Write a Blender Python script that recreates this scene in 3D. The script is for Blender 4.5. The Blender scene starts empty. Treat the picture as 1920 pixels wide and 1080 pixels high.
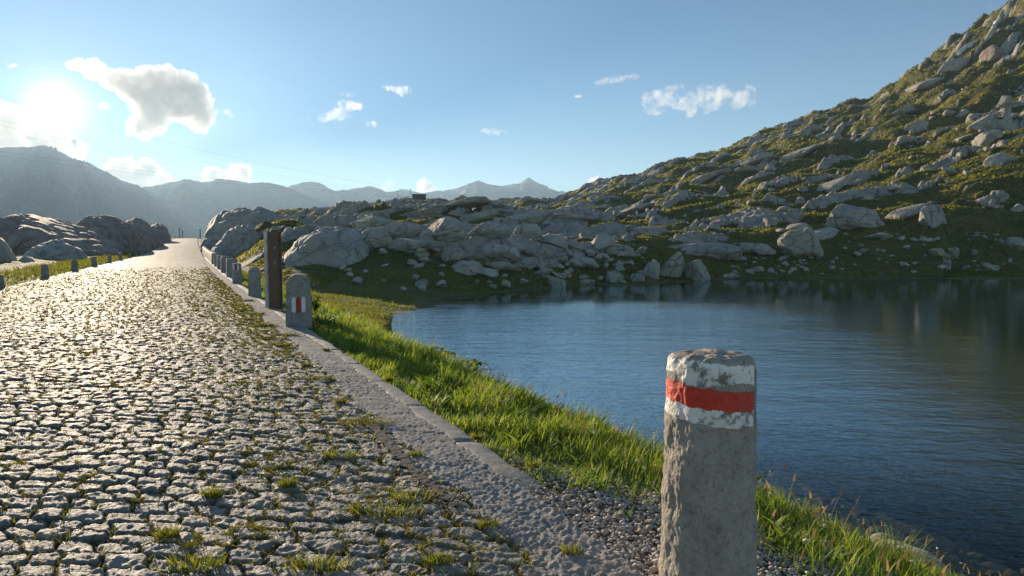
import bpy, math, random
import numpy as np
from mathutils import Vector

random.seed(7)
rng = np.random.default_rng(7)
R = math.radians
scene = bpy.context.scene
COL = scene.collection

# ------------------------------------------------------------------ camera model
FPX = 1280.0
HOR = 459.0
PITCH = math.atan((540 - HOR) / FPX)
CP, SP = math.cos(PITCH), math.sin(PITCH)
CZ = 1.09
WATER = CZ - 2.40


def y2zr(y):                      # image row -> height per metre of depth
    u = 540.0 - np.asarray(y, float)
    return (-FPX * SP + u * CP) / (FPX * CP + u * SP)


def p2u(px, y):                   # image column -> x per metre of depth
    u = 540.0 - np.asarray(y, float)
    return (np.asarray(px, float) - 960.0) / (FPX * CP + u * SP)


def at(px, y, D):
    return Vector((float(p2u(px, y)) * D, D, CZ + float(y2zr(y)) * D))


def ground(px, y, z=0.0):
    D = (z - CZ) / float(y2zr(y))
    return at(px, y, D)


# ------------------------------------------------------------------ noise
def _hash(ix, iy, iz, seed):
    n = (ix.astype(np.int64) * 374761393 + iy.astype(np.int64) * 668265263 + np.int64(iz) * 1440662683
         if np.isscalar(iz) else ix.astype(np.int64) * 374761393 + iy.astype(np.int64) * 668265263 + iz.astype(np.int64) * 1440662683)
    n = (n + seed * 974634777) & 0xffffffff
    n = ((n ^ (n >> 13)) * 1274126177) & 0xffffffff
    n = ((n ^ (n >> 15)) * 2246822519) & 0xffffffff
    return n ^ (n >> 16)


_ANG = np.arange(256) / 256.0 * 2 * np.pi
_GC, _GS = np.cos(_ANG), np.sin(_ANG)


def perlin2(x, y, seed=0):
    x = np.asarray(x, float); y = np.asarray(y, float)
    x0 = np.floor(x); y0 = np.floor(y)
    fx = x - x0; fy = y - y0
    ix = x0.astype(np.int64); iy = y0.astype(np.int64)
    ux = fx * fx * fx * (fx * (fx * 6 - 15) + 10)
    uy = fy * fy * fy * (fy * (fy * 6 - 15) + 10)

    def g(dx, dy):
        h = _hash(ix + dx, iy + dy, 0, seed) & 255
        return _GC[h] * (fx - dx) + _GS[h] * (fy - dy)
    a = g(0, 0); b = g(1, 0); c = g(0, 1); d = g(1, 1)
    return 1.41 * ((a + ux * (b - a)) * (1 - uy) + (c + ux * (d - c)) * uy)


def fbm2(x, y, octv=4, seed=0, gain=0.5):
    s = 0.0; a = 1.0; t = 0.0
    for k in range(octv):
        s = s + a * perlin2(x * (2.03 ** k) + 17.3 * k, y * (2.03 ** k) - 9.1 * k, seed + k)
        t += a; a *= gain
    return s / t


def perlin3(p, seed=0):
    x0 = np.floor(p).astype(np.int64)
    f = p - x0
    u = f * f * f * (f * (f * 6 - 15) + 10)
    out = 0.0
    for dx in (0, 1):
        for dy in (0, 1):
            for dz in (0, 1):
                h = _hash(x0[:, 0] + dx, x0[:, 1] + dy, x0[:, 2] + dz, seed)
                gx = ((h & 255) / 127.5 - 1); gy = (((h >> 8) & 255) / 127.5 - 1); gz = (((h >> 16) & 255) / 127.5 - 1)
                w = (u[:, 0] if dx else 1 - u[:, 0]) * (u[:, 1] if dy else 1 - u[:, 1]) * (u[:, 2] if dz else 1 - u[:, 2])
                out = out + w * (gx * (f[:, 0] - dx) + gy * (f[:, 1] - dy) + gz * (f[:, 2] - dz))
    return out


def fbm3(p, octv=4, seed=0, gain=0.5):
    s = 0.0; a = 1.0; t = 0.0
    for k in range(octv):
        s = s + a * perlin3(p * (2.03 ** k) + 13.7 * k, seed + k); t += a; a *= gain
    return s / t


def sstep(a, b, x):
    t = np.clip((x - a) / (b - a), 0, 1)
    return t * t * (3 - 2 * t)


# ------------------------------------------------------------------ mesh helpers
def mesh_np(name, V, quads=None, tris=None, attrs=None, smooth=True):
    me = bpy.data.meshes.new(name)
    V = np.asarray(V, np.float32).reshape(-1, 3)
    parts, starts, tot = [], [], 0
    if quads is not None and len(quads):
        q = np.asarray(quads, np.int32)
        parts.append(q.ravel()); starts.append(np.arange(len(q), dtype=np.int32) * 4); tot = 4 * len(q)
    if tris is not None and len(tris):
        t = np.asarray(tris, np.int32)
        parts.append(t.ravel()); starts.append(tot + np.arange(len(t), dtype=np.int32) * 3)
    L = np.concatenate(parts); S = np.concatenate(starts)
    me.vertices.add(len(V)); me.vertices.foreach_set('co', V.ravel())
    me.loops.add(len(L)); me.loops.foreach_set('vertex_index', L)
    me.polygons.add(len(S)); me.polygons.foreach_set('loop_start', S)
    me.update(calc_edges=True)
    if smooth:
        me.polygons.foreach_set('use_smooth', np.ones(len(S), bool))
    for k, v in (attrs or {}).items():
        a = me.attributes.new(k, 'FLOAT', 'POINT')
        a.data.foreach_set('value', np.asarray(v, np.float32).ravel())
    return me


def grid_quads(nr, nc, keep=None, wrap=False):
    i = np.arange(nr - 1)[:, None]; j = np.arange(nc if wrap else nc - 1)[None, :]
    j2 = (j + 1) % nc
    q = np.stack([i * nc + j, i * nc + j2, (i + 1) * nc + j2, (i + 1) * nc + j], -1)
    q = np.broadcast_to(q, (nr - 1, j.shape[1], 4)).reshape(-1, 4)
    if keep is not None:
        k = keep.ravel()
        q = q[k[q].all(1)]
    return q


def compact(V, q, attrs):
    used = np.zeros(len(V), bool); used[q.ravel()] = True
    m = np.cumsum(used) - 1
    return V[used], m[q], {k: np.asarray(a).ravel()[used] for k, a in attrs.items()}


def grid_obj(name, X, Y, Z, mat, keep=None, attrs=None, parent=None):
    nr, nc = X.shape
    V = np.stack([X.ravel(), Y.ravel(), Z.ravel()], -1)
    q = grid_quads(nr, nc, keep)
    V, q, at_ = compact(V, q, attrs or {})
    return link(name, mesh_np(name, V, quads=q, attrs=at_), mat, parent)


def link(name, me, mat, parent=None):
    o = bpy.data.objects.new(name, me)
    COL.objects.link(o)
    if mat is not None:
        me.materials.append(mat)
    if parent is not None:
        o.parent = parent
    return o


def tag(o, label=None, cat=None, group=None, kind=None):
    if label: o['label'] = label
    if cat: o['category'] = cat
    if group: o['group'] = group
    if kind or label: o['kind'] = kind or 'thing'
    return o


def empty(name, loc, rz=0.0):
    o = bpy.data.objects.new(name, None)
    COL.objects.link(o); o.location = loc; o.rotation_euler = (0, 0, rz)
    return o


class MB:                         # collects boxes and tubes into one mesh
    def __init__(s): s.v = []; s.f = []

    def add(s, v, f):
        b = len(s.v); s.v += [tuple(p) for p in v]; s.f += [tuple(b + i for i in p) for p in f]
        return s

    def box(s, c, d, rz=0.0):
        cx, cy, cz = c; dx, dy, dz = (k / 2 for k in d)
        ca, sa = math.cos(rz), math.sin(rz)
        v = []
        for z in (-dz, dz):
            for x, y in ((-dx, -dy), (dx, -dy), (dx, dy), (-dx, dy)):
                v.append((cx + x * ca - y * sa, cy + x * sa + y * ca, cz + z))
        return s.add(v, [(0, 3, 2, 1), (4, 5, 6, 7), (0, 1, 5, 4), (1, 2, 6, 5), (2, 3, 7, 6), (3, 0, 4, 7)])

    def tube(s, pts, r, n=8, r2=None):
        pts = [Vector(p) for p in pts]; rings = []
        m = len(pts)
        for i, p in enumerate(pts):
            d = (pts[min(i + 1, m - 1)] - pts[max(i - 1, 0)]).normalized()
            a = d.orthogonal().normalized() if abs(d.z) > 0.9 else d.cross(Vector((0, 0, 1))).normalized()
            b = d.cross(a).normalized()
            rr = r if r2 is None else r + (r2 - r) * i / (m - 1)
            rings.append([p + a * (rr * math.cos(2 * math.pi * k / n)) + b * (rr * math.sin(2 * math.pi * k / n)) for k in range(n)])
        v = [q for ring in rings for q in ring]
        f = [(i * n + k, i * n + (k + 1) % n, (i + 1) * n + (k + 1) % n, (i + 1) * n + k) for i in range(m - 1) for k in range(n)]
        f += [tuple(range(n))[::-1], tuple((m - 1) * n + k for k in range(n))]
        return s.add(v, f)

    def build(s, name, mat, parent=None, smooth=False):
        me = bpy.data.meshes.new(name); me.from_pydata(s.v, [], s.f); me.update()
        if smooth: me.polygons.foreach_set('use_smooth', [True] * len(me.polygons))
        return link(name, me, mat, parent)


# ------------------------------------------------------------------ node helpers
class NT:
    def __init__(s, tree):
        s.t = tree; s.n = tree.nodes; s.l = tree.links; s.n.clear()

    def __call__(s, typ, ins=None, **props):
        nd = s.n.new(typ)
        for k, v in props.items(): setattr(nd, k, v)
        for k, v in (ins or {}).items():
            if isinstance(v, bpy.types.NodeSocket): s.l.new(v, nd.inputs[k])
            else: nd.inputs[k].default_value = v
        return nd

    def math(s, op, a, b=0.0, c=None, clamp=False):
        nd = s.n.new('ShaderNodeMath'); nd.operation = op; nd.use_clamp = clamp
        for i, v in enumerate((a, b) if c is None else (a, b, c)):
            if isinstance(v, bpy.types.NodeSocket): s.l.new(v, nd.inputs[i])
            else: nd.inputs[i].default_value = v
        return nd.outputs[0]

    def sstep(s, a, b, x):
        nd = s.n.new('ShaderNodeMapRange'); nd.interpolation_type = 'SMOOTHSTEP'
        s.l.new(x, nd.inputs[0]); nd.inputs[1].default_value = a; nd.inputs[2].default_value = b
        return nd.outputs[0]

    def mix(s, f, a, b, blend='MIX'):
        nd = s.n.new('ShaderNodeMix'); nd.data_type = 'RGBA'; nd.blend_type = blend
        for i, v in ((0, f), (6, a), (7, b)):
            if isinstance(v, bpy.types.NodeSocket): s.l.new(v, nd.inputs[i])
            else: nd.inputs[i].default_value = v if i == 0 else (*v, 1.0) if len(v) == 3 else v
        return nd.outputs[2]

    def noise(s, vec, scale, detail=4.0, rough=0.55, dist=0.0):
        nd = s('ShaderNodeTexNoise', {'Scale': scale, 'Detail': detail, 'Roughness': rough, 'Distortion': dist})
        s.l.new(vec, nd.inputs['Vector'])
        return nd.outputs[0]

    def mapping(s, vec, scale=(1, 1, 1), rot=(0, 0, 0)):
        nd = s('ShaderNodeMapping', {'Scale': scale, 'Rotation': rot}); s.l.new(vec, nd.inputs['Vector'])
        return nd.outputs[0]

    def attr(s, name):
        return s('ShaderNodeAttribute', attribute_name=name).outputs['Fac']

    def bump(s, h, strength, dist, normal=None):
        nd = s('ShaderNodeBump', {'Strength': strength, 'Distance': dist, 'Height': h})
        if normal is not None: s.l.new(normal, nd.inputs['Normal'])
        return nd.outputs[0]


def new_mat(name):
    m = bpy.data.materials.new(name); m.use_nodes = True
    return m, NT(m.node_tree)


def finish(N, color, rough=0.8, normal=None, spec=0.5, metal=0.0):
    b = N('ShaderNodeBsdfPrincipled', {'Base Color': color if isinstance(color, bpy.types.NodeSocket) else (*color, 1), 'Roughness': rough,
                                       'Specular IOR Level': spec, 'Metallic': metal})
    if normal is not None: N.l.new(normal, b.inputs['Normal'])
    o = N('ShaderNodeOutputMaterial', {'Surface': b.outputs[0]})
    return b


def m_simple(name, c1, c2, scale, rough=0.8, bump=0.3, dist=0.01, metal=0.0, spec=0.4):
    m, N = new_mat(name)
    P = N('ShaderNodeNewGeometry').outputs['Position']
    n = N.noise(P, scale, 6, 0.6)
    c = N.mix(N.sstep(0.35, 0.65, n), c1, c2)
    finish(N, c, rough, N.bump(N.noise(P, scale * 2.7, 5, 0.6), bump, dist), spec, metal)
    return m


def rock_mat(name, base=(0.28, 0.25, 0.205), dark=(0.11, 0.097, 0.082), lichen=(0.22, 0.225, 0.10), lamt=0.35, s=1.0, streak=0.5, coord='pos', rough=0.75):
    m, N = new_mat(name)
    P = N('ShaderNodeNewGeometry').outputs['Position'] if coord == 'pos' else N('ShaderNodeTexCoord').outputs['Object']
    n1 = N.noise(P, 0.35 * s, 6, 0.6)
    n2 = N.noise(P, 2.3 * s, 6, 0.65)
    n3 = N.noise(P, 11 * s, 4, 0.6)
    c = N.mix(N.sstep(0.3, 0.7, n1), base, tuple(k * 0.76 for k in base))
    c = N.mix(N.math('MULTIPLY', N.sstep(0.5, 0.72, n2), 0.6), c, dark)
    st = N.noise(N.mapping(P, (1.1 * s, 1.1 * s, 0.12 * s)), 1.0, 5, 0.6)
    c = N.mix(N.math('MULTIPLY', N.sstep(0.55, 0.7, st), streak), c, dark)
    li = N.noise(P, 1.3 * s, 7, 0.68, 0.4)
    c = N.mix(N.math('MULTIPLY', N.sstep(0.52, 0.66, li), lamt), c, lichen)
    c = N.mix(N.math('MULTIPLY', N.sstep(0.55, 0.75, n3), 0.35), c, tuple(k * 1.35 for k in base))
    h = N.math('ADD', N.math('MULTIPLY', n2, 1.0), N.math('MULTIPLY', n3, 0.45))
    cr = N('ShaderNodeTexVoronoi', {'Scale': 0.5 * s}, feature='DISTANCE_TO_EDGE')
    wp = N('ShaderNodeVectorMath', operation='ADD'); N.l.new(P, wp.inputs[0])
    nd = N('ShaderNodeTexNoise', {'Scale': 0.8 * s, 'Detail': 4.0}); N.l.new(P, nd.inputs['Vector'])
    N.l.new(nd.outputs[1], wp.inputs[1]); N.l.new(N.mapping(wp.outputs[0], (1, 1, 1.6)), cr.inputs['Vector'])
    ck = N.sstep(0.0, 0.035, cr.outputs[0])
    c = N.mix(N.math('MULTIPLY', N.math('SUBTRACT', 1.0, ck), 0.7), c, dark)
    h = N.math('ADD', h, N.math('MULTIPLY', ck, 0.5))
    finish(N, c, rough, N.bump(h, 0.75, 0.16 / s), 0.25)
    return m


# ------------------------------------------------------------------ materials
M = {}
M['rock'] = rock_mat('granite', base=(0.45, 0.41, 0.345), dark=(0.19, 0.168, 0.14))
M['rock_warm'] = rock_mat('granite_reddish', base=(0.37, 0.285, 0.23), dark=(0.15, 0.12, 0.10), lamt=0.12, s=0.8)
M['rock_lichen'] = rock_mat('granite_lichen', base=(0.40, 0.365, 0.29), lichen=(0.33, 0.32, 0.13), lamt=0.75, s=1.0, streak=0.35)
M['rock_streak'] = rock_mat('granite_streaked', base=(0.42, 0.385, 0.335), streak=0.95, lamt=0.15)
M['post_stone'] = rock_mat('post_granite', base=(0.36, 0.335, 0.30), dark=(0.18, 0.165, 0.145), lichen=(0.36, 0.36, 0.3), lamt=0.2, s=5, streak=0.3, rough=0.8)


def m_terrain():
    m, N = new_mat('heath_and_rock')
    G = N('ShaderNodeNewGeometry'); P = G.outputs['Position']
    rock = N.attr('rock')
    n1 = N.noise(P, 0.12, 6, 0.6); n2 = N.noise(P, 0.9, 6, 0.65); n3 = N.noise(P, 5.0, 5, 0.65)
    g = N.mix(N.sstep(0.38, 0.62, n1), (0.10, 0.10, 0.026), (0.15, 0.125, 0.032))
    g = N.mix(N.math('MULTIPLY', N.sstep(0.48, 0.64, n2), 0.75), g, (0.075, 0.052, 0.026))
    g = N.mix(N.math('MULTIPLY', N.sstep(0.45, 0.7, n3), 0.5), g, (0.045, 0.055, 0.014))
    r = N.mix(N.sstep(0.35, 0.65, n2), (0.42, 0.375, 0.31), (0.29, 0.258, 0.212))
    r = N.mix(N.math('MULTIPLY', N.sstep(0.5, 0.62, N.noise(P, 0.6, 7, 0.7)), 0.4), r, (0.21, 0.21, 0.10))
    r = N.mix(N.math('MULTIPLY', N.sstep(0.56, 0.68, N.noise(N.mapping(P, (0.9, 0.9, 0.12)), 1.0, 5, 0.6)), 0.7), r, (0.07, 0.066, 0.065))
    nz = N('ShaderNodeSeparateXYZ', {'Vector': G.outputs['Normal']}).outputs[2]
    steep = N.sstep(0.66, 0.40, nz)
    k = N.math('ADD', rock, N.math('MULTIPLY', steep, 0.6))
    k = N.math('ADD', k, N.math('MULTIPLY', N.math('SUBTRACT', n2, 0.5), 0.7))
    k = N.math('ADD', k, N.math('MULTIPLY', N.math('SUBTRACT', n3, 0.5), 0.5))
    k = N.sstep(0.44, 0.56, k)
    c = N.mix(k, g, r)
    mead = N.attr('meadow')
    mg = N.mix(N.sstep(0.4, 0.62, n2), (0.13, 0.14, 0.03), (0.17, 0.15, 0.045))
    mg = N.mix(N.math('MULTIPLY', N.sstep(0.5, 0.65, n3), 0.6), mg, (0.07, 0.085, 0.02))
    c = N.mix(mead, c, mg)
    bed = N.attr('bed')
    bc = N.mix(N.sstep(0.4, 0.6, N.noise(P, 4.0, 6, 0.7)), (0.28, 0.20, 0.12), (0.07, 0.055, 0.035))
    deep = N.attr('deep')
    bc = N.mix(deep, bc, (0.006, 0.009, 0.009))  # dark silt with depth, its colour also standing in for absorbed light
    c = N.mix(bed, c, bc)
    h = N.math('ADD', N.math('MULTIPLY', n2, 0.5), N.math('MULTIPLY', n3, 0.35))
    h = N.math('ADD', h, N.math('MULTIPLY', N.noise(P, 18.0, 3, 0.6), 0.08))
    finish(N, c, 0.85, N.bump(h, 0.9, 0.35), 0.25)
    return m


M['terrain'] = m_terrain()


def m_cobble():
    m, N = new_mat('granite_cobbles')
    P = N('ShaderNodeNewGeometry').outputs['Position']
    j = N.attr('joint'); t = N.attr('tone'); mo = N.attr('moss')
    n1 = N.noise(P, 14, 6, 0.65); n2 = N.noise(P, 70, 4, 0.6); n3 = N.noise(P, 0.8, 4, 0.6)
    c = N.mix(t, (0.20, 0.178, 0.15), (0.35, 0.308, 0.252))
    c = N.mix(N.math('MULTIPLY', N.sstep(0.42, 0.62, n1), 0.55), c, (0.15, 0.148, 0.145))
    c = N.mix(N.math('MULTIPLY', N.sstep(0.52, 0.68, n2), 0.4), c, (0.44, 0.42, 0.39))
    c = N.mix(N.math('MULTIPLY', N.sstep(0.5, 0.7, n3), 0.3), c, (0.27, 0.24, 0.19))
    dirt = N.mix(N.sstep(0.45, 0.6, N.noise(P, 26, 4, 0.6)), (0.055, 0.045, 0.033), (0.11, 0.09, 0.065))
    green = N.mix(N.sstep(0.4, 0.6, N.noise(P, 40, 4, 0.6)), (0.10, 0.10, 0.02), (0.16, 0.13, 0.035))
    dirt = N.mix(mo, dirt, green)
    c = N.mix(j, c, dirt)
    h = N.math('ADD', N.math('MULTIPLY', n1, 0.8), N.math('MULTIPLY', n2, 0.8))
    rg = N.mix(j, (0.66, 0.66, 0.66), (0.95, 0.95, 0.95))
    rr = N.math('ADD', N('ShaderNodeSeparateColor', {'Color': rg}).outputs[0], N.math('MULTIPLY', N.math('SUBTRACT', n1, 0.5), 0.35))
    b = finish(N, c, 0.5, N.bump(h, 1.0, 0.016), 0.22)
    N.l.new(rr, b.inputs['Roughness'])
    return m


M['cobble'] = m_cobble()


def m_slab():
    m, N = new_mat('exposed_aggregate')
    P = N('ShaderNodeNewGeometry').outputs['Position']
    n1 = N.noise(P, 9, 5, 0.6); n2 = N.noise(P, 60, 4, 0.65)
    c = N.mix(N.sstep(0.35, 0.65, n1), (0.36, 0.33, 0.295), (0.26, 0.238, 0.212))
    c = N.mix(N.math('MULTIPLY', N.sstep(0.45, 0.7, n2), 0.5), c, (0.33, 0.31, 0.28))
    c = N.mix(N.math('MULTIPLY', N.attr('joint'), 0.55), c, (0.07, 0.06, 0.05))
    finish(N, c, 0.88, N.bump(N.math('ADD', n2, N.math('MULTIPLY', n1, 0.7)), 0.8, 0.01), 0.2)
    return m


M['slab'] = m_slab()
M['kerb'] = m_simple('kerb_concrete', (0.33, 0.30, 0.255), (0.22, 0.20, 0.17), 22, 0.75, 0.5, 0.006)
M['asphalt'] = m_simple('asphalt_patch', (0.075, 0.068, 0.06), (0.04, 0.037, 0.033), 90, 0.85, 0.9, 0.01)


def m_pebble():
    m, N = new_mat('pebbles')
    t = N.attr('tint')
    P = N('ShaderNodeNewGeometry').outputs['Position']
    c = N.mix(N.sstep(0.0, 0.5, t), (0.26, 0.22, 0.18), (0.46, 0.39, 0.32))
    c = N.mix(N.sstep(0.6, 1.0, t), c, (0.5, 0.46, 0.42))
    finish(N, c, 0.9, N.bump(N.noise(P, 120, 3), 0.4, 0.004), 0.15)
    return m


M['pebble'] = m_pebble()


def m_leaf(name, a, b, c2, tr=0.5):
    m, N = new_mat(name)
    t = N.attr('tint')
    c = N.mix(N.sstep(0.0, 0.55, t), a, b)
    c = N.mix(N.sstep(0.6, 1.0, t), c, c2)
    d = N('ShaderNodeBsdfPrincipled', {'Base Color': c, 'Roughness': 0.55, 'Specular IOR Level': 0.35})
    tl = N('ShaderNodeBsdfTranslucent', {'Color': N.mix(1.0, c, (1.6, 1.6, 0.8), 'MULTIPLY')})
    mx = N('ShaderNodeMixShader', {0: tr}); N.l.new(d.outputs[0], mx.inputs[1]); N.l.new(tl.outputs[0], mx.inputs[2])
    N('ShaderNodeOutputMaterial', {'Surface': mx.outputs[0]})
    return m


M['grass'] = m_leaf('long_grass', (0.075, 0.13, 0.02), (0.185, 0.24, 0.035), (0.40, 0.36, 0.13), 0.6)
M['meadow_grass'] = m_leaf('meadow_grass', (0.10, 0.12, 0.02), (0.17, 0.17, 0.035), (0.24, 0.20, 0.07))
M['moss'] = m_leaf('joint_weeds', (0.10, 0.11, 0.016), (0.17, 0.16, 0.028), (0.22, 0.16, 0.05), 0.4)
M['tuft'] = m_leaf('tuft_grass', (0.09, 0.12, 0.018), (0.17, 0.18, 0.028), (0.30, 0.24, 0.085), 0.5)
M['herb'] = m_leaf('broad_leaves', (0.05, 0.09, 0.015), (0.11, 0.17, 0.025), (0.17, 0.21, 0.04), 0.5)
M['dark_herb'] = m_leaf('dark_leaves', (0.025, 0.045, 0.012), (0.05, 0.08, 0.018), (0.09, 0.12, 0.03), 0.4)
M['seed'] = m_leaf('seed_heads', (0.20, 0.12, 0.07), (0.30, 0.18, 0.12), (0.36, 0.28, 0.18), 0.4)
M['steel'] = m_simple('weathered_steel', (0.14, 0.112, 0.088), (0.23, 0.12, 0.065), 5, 0.7, 0.3, 0.004, 0.35)
M['steel_pale'] = m_simple('pale_steel', (0.38, 0.38, 0.38), (0.2, 0.17, 0.15), 7, 0.5, 0.3, 0.003, 0.2)  # paler steel for the left flange, hole disc and slit strip
M['wire'] = m_simple('wire', (0.05, 0.05, 0.055), (0.04, 0.04, 0.045), 3, 0.5, 0.0, 0.01, 0.6)
M['wood'] = m_simple('pole_wood', (0.10, 0.085, 0.07), (0.07, 0.06, 0.05), 4, 0.8, 0.2, 0.01)
M['snow'] = m_simple('old_snow', (0.8, 0.8, 0.82), (0.68, 0.68, 0.70), 0.6, 0.6, 0.4, 0.3)
M['dark_stone'] = m_simple('dark_masonry', (0.05, 0.048, 0.046), (0.03, 0.03, 0.03), 1.5, 0.85, 0.6, 0.1)
M['wall_stone'] = m_simple('parapet_stone', (0.22, 0.20, 0.175), (0.11, 0.10, 0.09), 3, 0.8, 0.8, 0.05)


def paint_mat(name, col, chips=0.5):
    m, N = new_mat(name)
    P = N('ShaderNodeNewGeometry').outputs['Position']
    n = N.noise(P, 38, 6, 0.7, 0.3)
    n2 = N.noise(P, 9, 5, 0.65)
    k = N.sstep(chips, chips + 0.09, N.math('ADD', N.math('MULTIPLY', n, 0.6), N.math('MULTIPLY', n2, 0.4)))
    c = N.mix(N.sstep(0.35, 0.7, n2), col, tuple(v * 0.82 for v in col))
    c = N.mix(k, c, (0.21, 0.185, 0.155))
    finish(N, c, 0.6, N.bump(N.math('ADD', N.math('MULTIPLY', k, -0.4), N.noise(P, 90, 4)), 0.6, 0.004), 0.4)
    return m


M['white'] = paint_mat('white_paint', (0.86, 0.79, 0.71), 0.485)
M['red'] = paint_mat('red_paint', (0.66, 0.05, 0.022), 0.57)
M['grey_side'] = paint_mat('grey_side', (0.22, 0.215, 0.22), 0.60)
M['red_clean'] = paint_mat('red_stripe_paint', (0.50, 0.03, 0.018), 0.68)
M['white_clean'] = paint_mat('white_stripe_paint', (0.74, 0.74, 0.73), 0.66)


def m_near_post():
    m, N = new_mat('rough_granite_post')
    P = N('ShaderNodeNewGeometry').outputs['Position']
    n1 = N.noise(P, 9, 6, 0.7); n2 = N.noise(P, 55, 6, 0.75); n3 = N.noise(P, 150, 3, 0.65)
    c = N.mix(N.sstep(0.35, 0.65, n1), (0.64, 0.55, 0.455), (0.50, 0.425, 0.35))
    c = N.mix(N.math('MULTIPLY', N.sstep(0.50, 0.62, n2), 0.6), c, (0.28, 0.22, 0.165))
    c = N.mix(N.math('MULTIPLY', N.sstep(0.57, 0.66, N.noise(P, 34, 6, 0.75, 0.5)), 0.7), c, (0.58, 0.55, 0.51))
    c = N.mix(N.math('MULTIPLY', N.sstep(0.55, 0.75, n3), 0.4), c, (0.40, 0.36, 0.31))
    h = N.math('ADD', n2, N.math('MULTIPLY', n3, 0.4))
    finish(N, c, 0.85, N.bump(h, 1.0, 0.02), 0.25)
    return m


M['near_post'] = m_near_post()


def m_water():
    m, N = new_mat('lake_water')
    P = N('ShaderNodeNewGeometry').outputs['Position']
    a = N.noise(N.mapping(P, (2.2, 5.0, 1), (0, 0, 0.35)), 1.0, 3, 0.5, 0.6)
    b = N.noise(N.mapping(P, (7.0, 13.0, 1), (0, 0, 0.1)), 1.0, 3, 0.55, 0.4)
    e = N.noise(N.mapping(P, (0.6, 1.6, 1), (0, 0, 0.2)), 1.0, 3, 0.5)
    f4 = N.noise(N.mapping(P, (16.0, 30.0, 1), (0, 0, -0.2)), 1.0, 2, 0.5)
    gust = N.sstep(0.3, 0.7, N.noise(N.mapping(P, (0.05, 0.16, 1)), 1.0, 3, 0.5))
    h = N.math('ADD', N.math('MULTIPLY', a, 0.5), N.math('MULTIPLY', b, 0.30))
    h = N.math('ADD', h, N.math('MULTIPLY', e, 0.9))
    h = N.math('ADD', h, N.math('MULTIPLY', f4, 0.16))
    st = N.math('ADD', 0.24, N.math('MULTIPLY', gust, 0.34))
    sx = N('ShaderNodeSeparateXYZ', {'Vector': P})
    calm = N.math('MAXIMUM', N.sstep(20, 31, sx.outputs[1]), N.math('MULTIPLY', N.sstep(4, 14, sx.outputs[0]), 0.9))
    st = N.math('MULTIPLY', st, N.math('SUBTRACT', 1.0, N.math('MULTIPLY', calm, 0.93)))
    bp = N('ShaderNodeBump', {'Distance': 0.09, 'Height': h, 'Strength': st})
    bf = N('ShaderNodeBump', {'Distance': 0.03, 'Height': h, 'Strength': 0.08})
    dp_ = N('ShaderNodeVectorMath', operation='DOT_PRODUCT'); N.l.new(bf.outputs[0], dp_.inputs[0]); N.l.new(N('ShaderNodeNewGeometry').outputs['Incoming'], dp_.inputs[1])
    ct_ = N.math('ABSOLUTE', dp_.outputs['Value'])
    F = N.math('ADD', 0.025, N.math('MULTIPLY', N.math('POWER', N.math('SUBTRACT', 1.0, ct_, clamp=True), 5.0), 0.975))
    F = N.math('MULTIPLY', N.math('POWER', F, 0.52), N.sstep(0.05, 0.30, F))
    gl = N('ShaderNodeBsdfGlossy', {'Color': (0.80, 0.94, 1.0, 1), 'Roughness': 0.05, 'Normal': bp.outputs[0]})
    t0 = N('ShaderNodeBsdfTransparent', {'Color': (0.82, 0.86, 0.78, 1)})
    df = N('ShaderNodeBsdfDiffuse', {'Color': (0.012, 0.045, 0.085, 1)})
    tr = N('ShaderNodeMixShader', {0: 0.14}); N.l.new(t0.outputs[0], tr.inputs[1]); N.l.new(df.outputs[0], tr.inputs[2])
    mx = N('ShaderNodeMixShader', {0: F})
    N.l.new(tr.outputs[0], mx.inputs[1]); N.l.new(gl.outputs[0], mx.inputs[2])
    N('ShaderNodeOutputMaterial', {'Surface': mx.outputs[0]})
    return m


M['water'] = m_water()


def m_mountain(name, c1, c2, snow=False):
    m, N = new_mat(name)
    P = N('ShaderNodeNewGeometry').outputs['Position']
    n = N.noise(P, 0.006, 8, 0.65)
    c = N.mix(N.sstep(0.4, 0.62, n), c1, c2)
    finish(N, c, 0.95, N.bump(N.noise(P, 0.012, 7, 0.65), 0.8, 60.0), 0.1)
    return m


M['mountain'] = m_mountain('mountain_side', (0.045, 0.052, 0.045), (0.105, 0.11, 0.11))

# ------------------------------------------------------------------ road and ground shapes
SLOPE = 0.487
COSA = 1 / math.sqrt(1 + SLOPE * SLOPE)
_sD = [-20, 0, 25, 54, 89, 140, 190, 300, 800]; _sV = [0, 0, .1, .6, 1.3, 2.45, 3.9, 9.0, 40]
_zD = [-20, 0, 45, 60, 75, 89, 120, 150, 175, 195, 210, 235, 300, 400, 800]
_zV = [0, 0, 0, .04, .2, .46, 1.12, 1.85, 2.5, 2.9, 3.02, 2.7, -3.0, -14, -70]


def smooth_interp(D, xs, ys):
    g = np.linspace(xs[0], xs[-1], 4000); v = np.interp(g, xs, ys)
    k = np.hanning(61); k /= k.sum()
    v2 = np.convolve(np.pad(v, 30, 'edge'), k, 'valid')
    return np.interp(D, g, v2)


def xr(D): return 1.62 - SLOPE * D + smooth_interp(D, _sD, _sV)
def zroad(D): return smooth_interp(D, _zD, _zV)


def rt(x, D): return (x - xr(D)) * COSA          # distance right of the kerb's outer edge


ROADW = 5.5
SHORE = [(560, 640, None), (700, 628, None), (716, 622, None), (728, 600, None), (745, 590, None), (790, 579, None), (830, 573, None), (930, 557, None), (1030, 546, None),
         (1100, 541, None), (1200, 534, None), (1340, 525, None), (1400, 522, None), (1600, 521.5, None), (1770, 521.5, None), (1785, 524, None), (2000, 523.5, None), (2500, 519, None)]


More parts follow.
